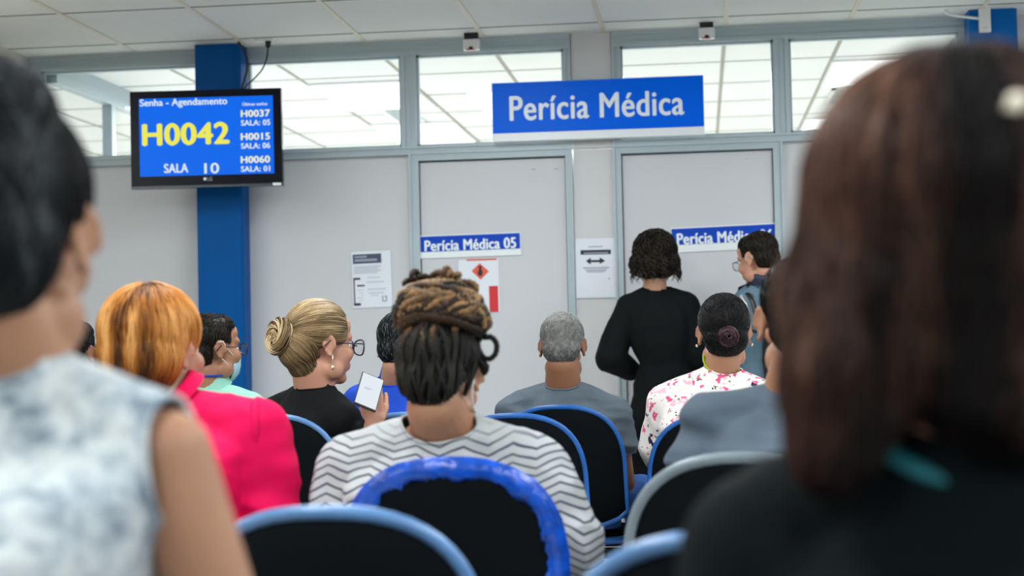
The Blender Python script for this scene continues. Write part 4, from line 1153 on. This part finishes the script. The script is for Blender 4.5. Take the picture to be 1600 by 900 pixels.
for k in range(230):
    a0 = random.uniform(0, 6.28); u = random.random(); R_ = .036+.006*random.random(); th = random.uniform(0, 6.28); tr_ = .022*random.random()**.5
    pts = []
    for t in range(14):
        a = a0+t*.17; rr = R_+tr_*math.cos(th+t*.12); pts.append(Hd.w(BN.x+math.cos(a)*rr*1.0, BN.y-.012+tr_*math.sin(th+t*.12)+.004*math.sin(a), BN.z+math.sin(a)*rr*.95))
    S.add(pts, .0021, min(1, max(0, .5+.4*math.sin(th*2)+random.uniform(-.25, .25))), n=4)
for k in range(40):
    a0 = random.uniform(0, 6.28); r0 = random.uniform(.004, .018)
    S.add([Hd.w(BN.x+math.cos(a0+t*.5)*r0, BN.y-.03+random.uniform(-.003, .003), BN.z+math.sin(a0+t*.5)*r0) for t in range(8)], .003, random.uniform(.2, .9), n=4)
S.build('hair_bun', H_blonde, p['root'])
glasses(Hd, p['root'], mat('glasses_plum', (0.02, 0.012, 0.03, 1), .3), lens=.027, front_y=.122)
er = PB(); er.tube([Hd.w(.086, -.004, -.03), Hd.w(.088, -.004, -.045), Hd.w(.089, -.004, -.062)], .0022, n=6).ell(Hd.w(.089, -.004, -.070), (.006, .006, .008)); er.build('earring', C_gold, p['root'], True)
# blazer lapel
# phone in her hand
a = P(556, 627, 4.74); c_ = P(589, 592, 4.74); ph = P(577, 611, 4.77)
e = bpy.data.objects.new('smartphone', None); COL.objects.link(e)
e.matrix_world = Matrix.Translation(ph) @ Matrix.Rotation(math.radians(42), 4, 'Z') @ Matrix.Rotation(math.radians(-42), 4, 'X') @ Matrix.Rotation(math.radians(33), 4, 'Y')
tag(e, 'phone with lit white screen held up by the woman with the blonde bun', 'phone')
PB().box(-.037, .037, -.0, .008, -.075, .075).bevel('case', M['black'], e, .003)
sc = PB().box(-.034, .034, -.0012, -.0002, -.070, .070).build('screen', emis('phone_white', (0.86, 0.93, 1, 1), .95), e)
PB().box(-.018, .008, -.002, -.0012, .008, .011).box(-.018, -.002, -.002, -.0012, .002, .004).build('screen_text', M['inkg'], sc)

# ------------------------------------------------------------------ middle row
# pink blazer
p = person('person', 'woman with short copper hair in a bright pink blazer', 3.32, (243, 547), 1.12, -20, (268, 622), (140, 700, .05), (400, 678, -.02), (110, 850, .05), (432, 850, -.04), (170, 960, .3), (400, 960, .3),
    yaw=-12, PVp=(262, 960, -.06), skin_m=S_rose, top_m=C_pink, top_name='blazer', sleeve='long', pants_m=C_dark, g=1.1, seed=8, infl=.013, neck=.062, hump=1.2, wr=(.011, 7), wr_stretch=(.8, .8, 1.4), hpitch=0, top_voxel=.007)
Hd = p['H']
collar(p, C_pink, .018, .072, 'collar', .0)
# puffed shoulder seam
q = p['SR']+(p['SR']-p['SL']).normalized()*.012
PB().tube([q+V((0, math.cos(a)*.066, math.sin(a)*.066+.004))+ (p['SR']-p['SL']).normalized()*(.006*math.cos(a*2)) for a in [PI*2*k/24 for k in range(24)]], .011, n=8, closed=True).build('shoulder_seam', C_pink, p['top'], True)
hv = volume(Hd, [((0, -.018, .040), (.092, .106, .092)), ((0, -.045, -.012), (.088, .080, .075)), ((.0, -.045, -.065), (.062, .050, .045))], 'hair', .0055, 5)
def blk(l): return (l.y > .060 and l.z < .07) or (l.y > .030 and l.z < .0) or (l.y > -.022 and l.z < -.012 and abs(l.x) > .05) or l.z < -.12
bm = bmesh.new(); bm.from_mesh(hv); bmesh.ops.delete(bm, geom=[v for v in bm.verts if blk(Hd.l(v.co))], context='VERTS'); bm.to_mesh(hv); bm.free()
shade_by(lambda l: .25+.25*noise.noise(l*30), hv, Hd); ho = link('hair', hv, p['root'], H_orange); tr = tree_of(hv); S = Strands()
def fl(l):
    cr = V((.01, -.03, .13)); d = l-cr; a = V((-d.y, d.x, 0))*.35
    t = max(0, min(1, (.0-l.z)/.07))
    return d.normalized()+a*3*(1-t)+V((-l.x*9*t, 0, -.6))
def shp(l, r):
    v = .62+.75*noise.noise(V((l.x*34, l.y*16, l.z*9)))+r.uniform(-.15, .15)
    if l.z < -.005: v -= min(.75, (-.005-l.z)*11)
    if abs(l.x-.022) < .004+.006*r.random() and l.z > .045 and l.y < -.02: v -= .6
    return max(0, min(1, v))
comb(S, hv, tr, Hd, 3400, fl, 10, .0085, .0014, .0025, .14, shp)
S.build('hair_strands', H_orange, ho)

# striped sweater woman with braids
p = person('person', 'woman with piled braids in a white and navy zigzag striped sweater', 3.32, (690, 588), 1.03, -6, (694, 656), (552, 735, .03), (833, 735, .03), (522, 850, -.02), (893, 856, -.04), (560, 960, .28), (868, 960, .24),
    PVp=(694, 968, -.06), skin_m=S_warm, top_m=C_chev, top_name='sweater', sleeve='long', pants_m=C_denim, g=1.12, seed=9, infl=.012, neck=.062, hump=1.5, wr=(.009, 8), hpitch=-18, sh_r=.060, trap=.060, voxel=.0055, top_voxel=.006, wr_stretch=(1, 1, .8), sleeve_r=1.08)
Hd = p['H']
lowv = [((0, -.026, .030), (.083, .098, .090)), ((0, -.062, -.025), (.074, .052, .060)), ((0, -.058, -.062), (.060, .034, .034))]
hv = volume(Hd, lowv, 'hair', .0055, 4)
def blk(l): return (l.y > .055 and l.z < .075) or (l.y > .0 and l.z < .0) or (l.y > -.036 and l.z < .006 and abs(l.x) > .05) or l.z < -.088+(l.x/.07)**2*.05
bm = bmesh.new(); bm.from_mesh(hv); bmesh.ops.delete(bm, geom=[v for v in bm.verts if blk(Hd.l(v.co))], context='VERTS'); bm.to_mesh(hv); bm.free()
shade_by(lambda l: .1+.2*noise.noise(l*60), hv, Hd); ho = link('hair', hv, p['root'], H_braid_d); tr = tree_of(hv); S = Strands()
rn = random.Random(5)
# plaits lying on the scalp, rising from the nape to the crown
for k in range(30):
    t = (k+.5)/30; az = -2.3+4.6*t
    x0 = .078*math.sin(az*.62); y0 = -.09*math.cos(az*.62); z0 = -.088+.055*abs(az/2.3)**1.5
    q = Hd.w(x0, y0, z0); pts = []
    for i in range(15):
        hh = tr.find_nearest(q); nn = hh[1]; q0 = hh[0]
        if (q0-Hd.c).dot(nn) < 0: nn = -nn
        pts.append(q0+nn*.004*Hd.s)
        l = Hd.l(q0); d = Hd.R @ V((-l.x*2.0+.35*math.sin(k*1.7), -.15, 1.0)); d = (d-nn*d.dot(nn)).normalized(); q = q0+d*.0115
        if l.z > .085: break
    if len(pts) > 3: rope(S, pts, .0062, .15+.35*rn.random(), turns=len(pts)*1.0, strands=3, sub=5)
comb(S, hv, tr, Hd, 900, lambda l: V((-l.x*2, 0, 1)), 7, .009, .0010, .003, .35, lambda l, r: r.random()*.8)
S.build('braids_lower', H_braid_d, ho)
# piled top: a dome wrapped by thick plaits
def topdome(pb): pass
UP = V((-.0, -.045, .125))
pile = volume(Hd, [((-.002, -.040, .120), (.080, .080, .072)), ((.018, -.045, .098), (.074, .072, .055))], 'hair_pile', .006, 4)
shade_by(lambda l: .2+.2*noise.noise(l*50), pile, Hd); po = link('hair_pile', pile, p['root'], H_braid_l); tp_ = tree_of(pile); S = Strands()
def wrap(path, r, sh, n=3, lift=.006, turns=None, sh2=None):
    pts = []
    for l in path:
        q = Hd.w(*l); hh = tp_.find_nearest(q); nn = hh[1]
        if (hh[0]-Hd.w(*UP)).dot(nn) < 0: nn = -nn
        pts.append(hh[0]+nn*lift*Hd.s)
    rope(S, pts, r, sh, turns=turns or len(path)*1.2, strands=n, sub=6, shade2=sh2)
for k in range(13):      # horizontal wraps, lower ones heavier
    z = .070+.0115*k; tl = rn.uniform(-.034, .034); a0 = rn.uniform(-.5, .5)
    path = [V((.12*math.sin(a), -.045-.12*math.cos(a), z+tl*math.sin(a+a0)+.006*math.sin(a*3+k))) for a in [-1.9+3.8*i/11 for i in range(12)]]
    if k % 2: path = path[::-1]
    wrap(path, .0115 if k < 8 else .010, rn.choice((.1, .3, .6, .9)) if k > 1 else .2, lift=.006, sh2=rn.choice((.1, .4, .7, 1.0)) if k > 1 else .75)
for k in range(26):      # over and across
    a = rn.uniform(-1.5, 1.5); b_ = a+rn.uniform(.8, 1.9)*rn.choice((-1, 1)); za = rn.uniform(.07, .14); zb = rn.uniform(.12, .19)
    path = []
    for i in range(8):
        t = i/7; aa = a*(1-t)+b_*t; path.append(V((.13*math.sin(aa), -.045-.13*math.cos(aa), za*(1-t)+zb*t+.02*math.sin(PI*t))))
    wrap(path, .0085, rn.choice((.05, .3, .55, .9)), lift=.013, sh2=rn.choice((.1, .5, .8, 1.0)))
for k in range(16):      # loops standing up on the crown
    x = rn.uniform(-.055, .055); y = rn.uniform(-.09, -.0); h = rn.uniform(.012, .034)*(1-abs(x)*6); w_ = rn.uniform(.014, .03)
    base_z = .178+.012*(1-(x/.06)**2); an = rn.uniform(0, 3.1)
    pts = [Hd.w(x+math.cos(an)*w_*math.cos(PI*i/7), y+math.sin(an)*w_*math.cos(PI*i/7), base_z-.004+h*math.sin(PI*i/7)) for i in range(8)]
    rope(S, pts, .0072, rn.uniform(.3, .9), turns=7, strands=3, sub=4, shade2=rn.uniform(.2, .8))
def outer(a, z):
    o_ = Hd.w(0, -.03, z); d_ = (Hd.R @ V((math.sin(a), -math.cos(a), 0))).normalized(); best = .03
    for t_ in (tr, tp_):
        q_ = o_
        for _ in range(3):
            h_ = t_.ray_cast(q_, d_)
            if h_[0] is None: break
            best = max(best, (h_[0]-o_).dot(d_)); q_ = h_[0]+d_*.001
    return o_+d_*(best+.003)
for k in range(22):      # plaits drawn up from the nape over the lower edge of the pile
    a0 = -1.5+3.0*(k+.5)/22+rn.uniform(-.08, .08); sl = rn.uniform(-.55, .55); z0 = rn.uniform(-.03, .02); z1 = rn.uniform(.085, .15)
    pts = [outer(a0+sl*(i/8)**1.5, z0+(z1-z0)*i/8) for i in range(9)]
    rope(S, pts, rn.uniform(.0065, .009), rn.choice((.02, .05, .12)), turns=8, strands=3, sub=4, shade2=rn.choice((.15, .3, .6, .95)))
S.build('braids_top', H_braid_l, po)
# loose looped plait at the right and its end
S = Strands(); Yl = 3.30
loop = [P(748, 522, Yl), P(756, 527, Yl-.01), P(768, 527, Yl-.02), P(776, 538, Yl-.02), P(774, 553, Yl-.02), P(764, 561, Yl-.02), P(754, 555, Yl-.01), P(750, 541, Yl)]
rope(S, loop, .0060, .15, turns=9, strands=3, sub=6)
rope(S, [P(740, 552, Yl), P(748, 562, Yl-.01), P(757, 573, Yl-.01), P(756, 586, Yl)], .0105, .1, turns=3, strands=3, sub=5)
S.build('loose_braid', H_braid_d, po)
PB().tube([P(741, 592, 3.28), P(738, 604, 3.275), P(737, 620, 3.275), P(740, 638, 3.29), P(744, 648, 3.33)], .0022, n=6).build('mask_strap', C_strap, p['root'], True)

# grey T-shirt man on the right
p = person('person', 'dark haired man in a slate grey T-shirt beside the long brown hair', 3.35, (1252, 500), 1.10, 5, (1243, 605), (1108, 668, .0), (1395, 672, .03), (1082, 800, .0), (1425, 810, .02), (1130, 930, .28), (1380, 930, .28),
    PVp=(1235, 960, -.06), jowl=.88, skin_m=S_tan, top_m=C_slateT, top_name='tshirt', sleeve='short', pants_m=C_denim, g=1.12, seed=10, infl=.010, neck=.064, hump=1.5, wr=(.011, 7), wr_stretch=(.45, .45, 1.8), hpitch=2, voxel=.0055)
short_hair(p['H'], p['root'], H_black, 3200, sr=.0011, length=4, step=.006, shade=lambda l, r: r.random()*(.9 if l.z > .02 else .6))

# ------------------------------------------------------------------ standing pair by door 06
p = person('person', 'standing woman with curly dark hair in a black long sleeved dress facing door 06', 7.62, (1023, 406), 1.0, 6, (1022, 450), (982, 479), (1074, 476), (953, 558, -.03), (1093, 552, -.02), (994, 584, .11), (1068, 585, .14),
    PVp=(1042, 612, .0), standing=True, skin_m=S_fair, top_m=C_dress, top_name='dress_top', sleeve='long', pants_m=C_dress, bottom=None, belly=.84, g=.84, seed=11, infl=.014, sleeve_r=1.10, wr=(.006, 9), hump=.8,
    hand_dirs={-1: ((.75, .5, .15), (.5, -1, -.4), 1, .4)}, curlL=.5, voxel=.0055)
Hd = p['H']; PV = p['PV']
# long straight skirt
R = []
for z, w_, dx in ((PV.z+.10, .125, .0), (PV.z+.02, .155, .0), (PV.z-.10, .185, 0), (PV.z-.30, .19, -.005), (.62, .178, -.012), (.38, .175, -.015)):
    R.append([V((PV.x+dx+math.cos(t)*w_*(1+.03*math.sin(6*t)*(1 if z < .8 else 0)), PV.y+math.sin(t)*w_*.72, z)) for t in [2*PI*k/36 for k in range(36)]])
PB().rings(R).build('skirt', C_dress, p['root'], True)
PB().rings([[V((PV.x+math.cos(t)*r_, PV.y+math.sin(t)*r_*.8, z)) for t in [2*PI*k/30 for k in range(30)]] for z, r_ in ((PV.z+.075, .132), (PV.z+.09, .130), (PV.z+.12, .124), (PV.z+.13, .12))]).build('waistband', C_dress, p['root'], True)
hv = volume(Hd, [((0, -.022, .042), (.094, .105, .092)), ((-.004, -.045, -.018), (.110, .080, .062))], 'hair', .007, 5)
def blk(l): return (l.y > .05 and l.z < .08) or (l.y > .02 and l.z < .02)
bm = bmesh.new(); bm.from_mesh(hv); bmesh.ops.delete(bm, geom=[v for v in bm.verts if blk(Hd.l(v.co))], context='VERTS'); bm.to_mesh(hv); bm.free()
shade_by(lambda l: .2, hv, Hd); ho = link('hair', hv, p['root'], H_dark); tr = tree_of(hv); S = Strands()
comb(S, hv, tr, Hd, 2100, lambda l: V((l.x*5, -.2, -.9)), 10, .011, .0020, .009, .7, lambda l, r: r.random(), wave=.013, drop=1)
rq = random.Random(3)
for k in range(300):
    a = rq.uniform(-2.0, 2.0); z0 = rq.uniform(-.045, .075); rr = .098+.010*rq.random(); L = rq.uniform(.04, .085); ph = rq.uniform(0, 6.3); cr_ = rq.uniform(.005, .010)
    out = .020+.018*rq.random(); pts = []
    for i in range(15):
        t = i/14; R_ = rr*(1-max(0, z0)*3)+out*t*(1.3-t)
        pts.append(Hd.w(math.sin(a)*R_+cr_*math.cos(ph+t*11), -.04-math.cos(a)*R_*.85+cr_*math.sin(ph+t*11), z0-L*t))
    S.add(pts, .0022, rq.random(), n=4)
S.build('hair_curls', H_dark, ho)

p = person('person', 'standing man in glasses with blue jacket and black backpack beside door 06', 7.40, (1184, 405), 1.0, 48, (1196, 440), (1168, 473), (1246, 470), (1158, 530, -.02), (1258, 540, 0), (1176, 552, .10), (1230, 570, .15),
    yaw=25, PVp=(1210, 610, .0), standing=True, skin_m=S_rose, top_m=C_jacket, top_name='jacket', sleeve='long', pants_m=C_denim, g=1.0, seed=12, infl=.018, wr=(.006, 9), hpitch=-14, neck=.056, sleeve_r=1.1,
    hand_dirs={-1: ((-.2, .3, .5), (0, 1, 0), 1, .4)}, hump=1.4)
short_hair(p['H'], p['root'], H_dark, 2600, sr=.0013, length=5, step=.006, nape=-.09)
collar(p, C_navy, .055, .072, 'collar', .0, thick=.01)
glasses(p['H'], p['root'], mat('glasses_wire', (.25, .25, .26, 1), .3, metal=.5))
# backpack: bag on his back with webbed strap carrying reflective piping
SL, SR = p['SL'], p['SR']; bk = -p['fw']; PV = p['PV']
mid = (SL+SR)/2+bk*.16; e = empty('backpack', (mid.x, mid.y, PV.z+.02)); tag(e, 'black backpack with silvery reflective strap worn by the standing man', 'backpack')
ya = math.radians(25); Rz = Matrix.Rotation(ya, 3, 'Z')
hgt = (SL.z-PV.z)
Rg = []
for t, wd, dp in ((0, .10, .04), (.03, .13, .06), (.3, .14, .075), (.7, .13, .07), (.93, .11, .05), (1.0, .07, .03)):
    Rg.append([Rz @ V((math.copysign(abs(math.cos(a))**.6, math.cos(a))*wd, -.02+math.copysign(abs(math.sin(a))**.6, math.sin(a))*dp, t*hgt*1.0)) for a in [2*PI*k/24 for k in range(24)]])
PB().rings(Rg).build('bag_body', M['black'], e, True)
o_ = V(e.location)
for q, S_ in ((-1, SL), (1, SR)):
    path = [S_+V((0, 0, .01))+bk*.10-o_+V((0, 0, -.02)), S_+V((0, 0, .085))+bk*.03-o_, S_+V((0, 0, .075))-bk*.05-o_, S_+V((0, 0, -.02))-bk*.115-o_, S_+V((0, 0, -.18))-bk*.12-o_]
    PB().tube(path, .02, n=10, flat=.35).build('strap', M['black'], e, True)
# reflective band running down the left side of the bag, toward the camera
c0 = P(1161, 462, 7.2)-o_; 
rf = [P(1158, 462, 7.22)-o_, P(1166, 475, 7.20)-o_, P(1171, 492, 7.19)-o_, P(1173, 512, 7.19)-o_]
PB().tube(rf, .011, n=8, flat=.5).build('reflective_strip', C_refl, e, True)
PB().tube([q+V((.028, -.006, .01)) for q in rf], .016, n=8, flat=.5).build('side_strap', M['black'], e, True)
PB().tube([P(1160, 516, 7.21)-o_, P(1182, 518, 7.2)-o_], .007, n=8).build('cross_strap', M['black'], e, True)

# ------------------------------------------------------------------ the two people nearest the camera
p = person('person', 'large blurred woman at the left edge, dark hair up, marbled sleeveless blouse', 1.45, (3, 372), 1.06, 6, (22, 548), (-225, 725, .05), (262, 708, 0), (-270, 1050, .05), (368, 1060, 0), (-120, 1300, .25), (220, 1300, .25),
    yaw=-8, PVp=(20, 1290, -.05), skin_m=S_warm, top_m=C_tie, top_name='blouse', sleeve='none', pants_m=C_dark, g=.90, seed=13, infl=.008, neck=.052, hump=1.3, wr=(.005, 9), hpitch=-4, arm=.047, voxel=.0055, sh_r=.052, trap=.048)
Hd = p['H']
hv = volume(Hd, [((0, -.018, .042), (.083, .102, .090)), ((0, -.062, -.015), (.072, .058, .070)), ((-.01, -.05, .105), (.072, .078, .055))], 'hair', .0055, 5)
def blk(l): return (l.y > .052 and l.z < .075) or (l.y > .012 and l.z < -.0) or (l.y > -.030 and l.z < -.008 and abs(l.x) > .045) or l.z < -.11
bm = bmesh.new(); bm.from_mesh(hv); bmesh.ops.delete(bm, geom=[v for v in bm.verts if blk(Hd.l(v.co))], context='VERTS'); bm.to_mesh(hv); bm.free()
shade_by(lambda l: .3, hv, Hd); ho = link('hair', hv, p['root'], H_salt); tr = tree_of(hv); S = Strands(); BN = V((0, -.06, .15))
comb(S, hv, tr, Hd, 2400, lambda l: BN-l, 10, .010, .0014, .002, .08, lambda l, r: max(0, min(1, .42+.7*noise.noise(V((l.x*22, l.y*22, l.z*10)))+r.uniform(-.2, .2))))
S.build('hair_strands', H_salt, ho)

p = person('person', 'large blurred woman at the right edge with long brown hair and dark jacket', 1.22, (1500, 395), 1.08, -6, (1482, 636), (1205, 870, .03), (1790, 865, .03), (1150, 1250, .03), (1860, 1250, .03), (1300, 1500, .25), (1700, 1500, .25),
    PVp=(1490, 1480, -.05), skin_m=S_warm, top_m=C_bjacket, top_name='jacket', sleeve='long', pants_m=C_dark, g=1.0, seed=14, infl=.014, neck=.054, hump=1.3, wr=(.006, 8), voxel=.006)
Hd = p['H']
neckband(p, C_teal, .02, .078, .011, 'teal_collar')
def ex(pb):    # the long part falling over her left shoulder
    ch = [P(1385, 330, 1.20), P(1350, 480, 1.17), P(1322, 600, 1.15), P(1300, 700, 1.14)]
    for a, b_, r0, r1 in zip(ch, ch[1:], (.062, .052, .046), (.052, .046, .030)): pb.cap(a, r0, b_, r1, 18)
hv = volume(Hd, [((0, -.018, .038), (.106, .112, .104)), ((-.012, -.03, -.034), (.112, .088, .088)), ((.035, -.062, -.088), (.078, .048, .046))], 'hair', .006, 6, ex)
def blk(l): return (l.y > .055 and l.z < .085 and abs(l.x) < .075) or l.y > .085
bm = bmesh.new(); bm.from_mesh(hv); bmesh.ops.delete(bm, geom=[v for v in bm.verts if blk(Hd.l(v.co))], context='VERTS'); bm.to_mesh(hv); bm.free()
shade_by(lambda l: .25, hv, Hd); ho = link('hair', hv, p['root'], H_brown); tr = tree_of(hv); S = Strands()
def fl(l): return V((l.x*3.5 if l.z > .06 else -.12, -.25 if l.z > .08 else 0, -.9))
comb(S, hv, tr, Hd, 3600, fl, 12, .013, .0016, .004, .18, lambda l, r: max(0, min(1, .62+.75*noise.noise(V((l.x*20+3, l.y*12, l.z*3.0)))+r.uniform(-.2, .2)-.7*math.exp(-((l.x-.004)/.022)**2)-(.4 if l.z < -.06 else 0)+(.25 if l.z > .09 and l.x < -.03 else 0))), wave=.002)  # crown term on the left paints the lit hair top into the strands
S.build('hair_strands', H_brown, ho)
q = P(1588, 160, 1.08)
tag_m = mat('clip_pearl', (0.85, 0.75, 0.6, 1), .12, coat=1)
PB().tube([q+V((-.008, .012, -.004)), q, q+V((.008, .012, .002))], .0025, n=8).ell(q, (.0070, .0070, .0070)).build('hair_clip', tag_m, p['root'], True)
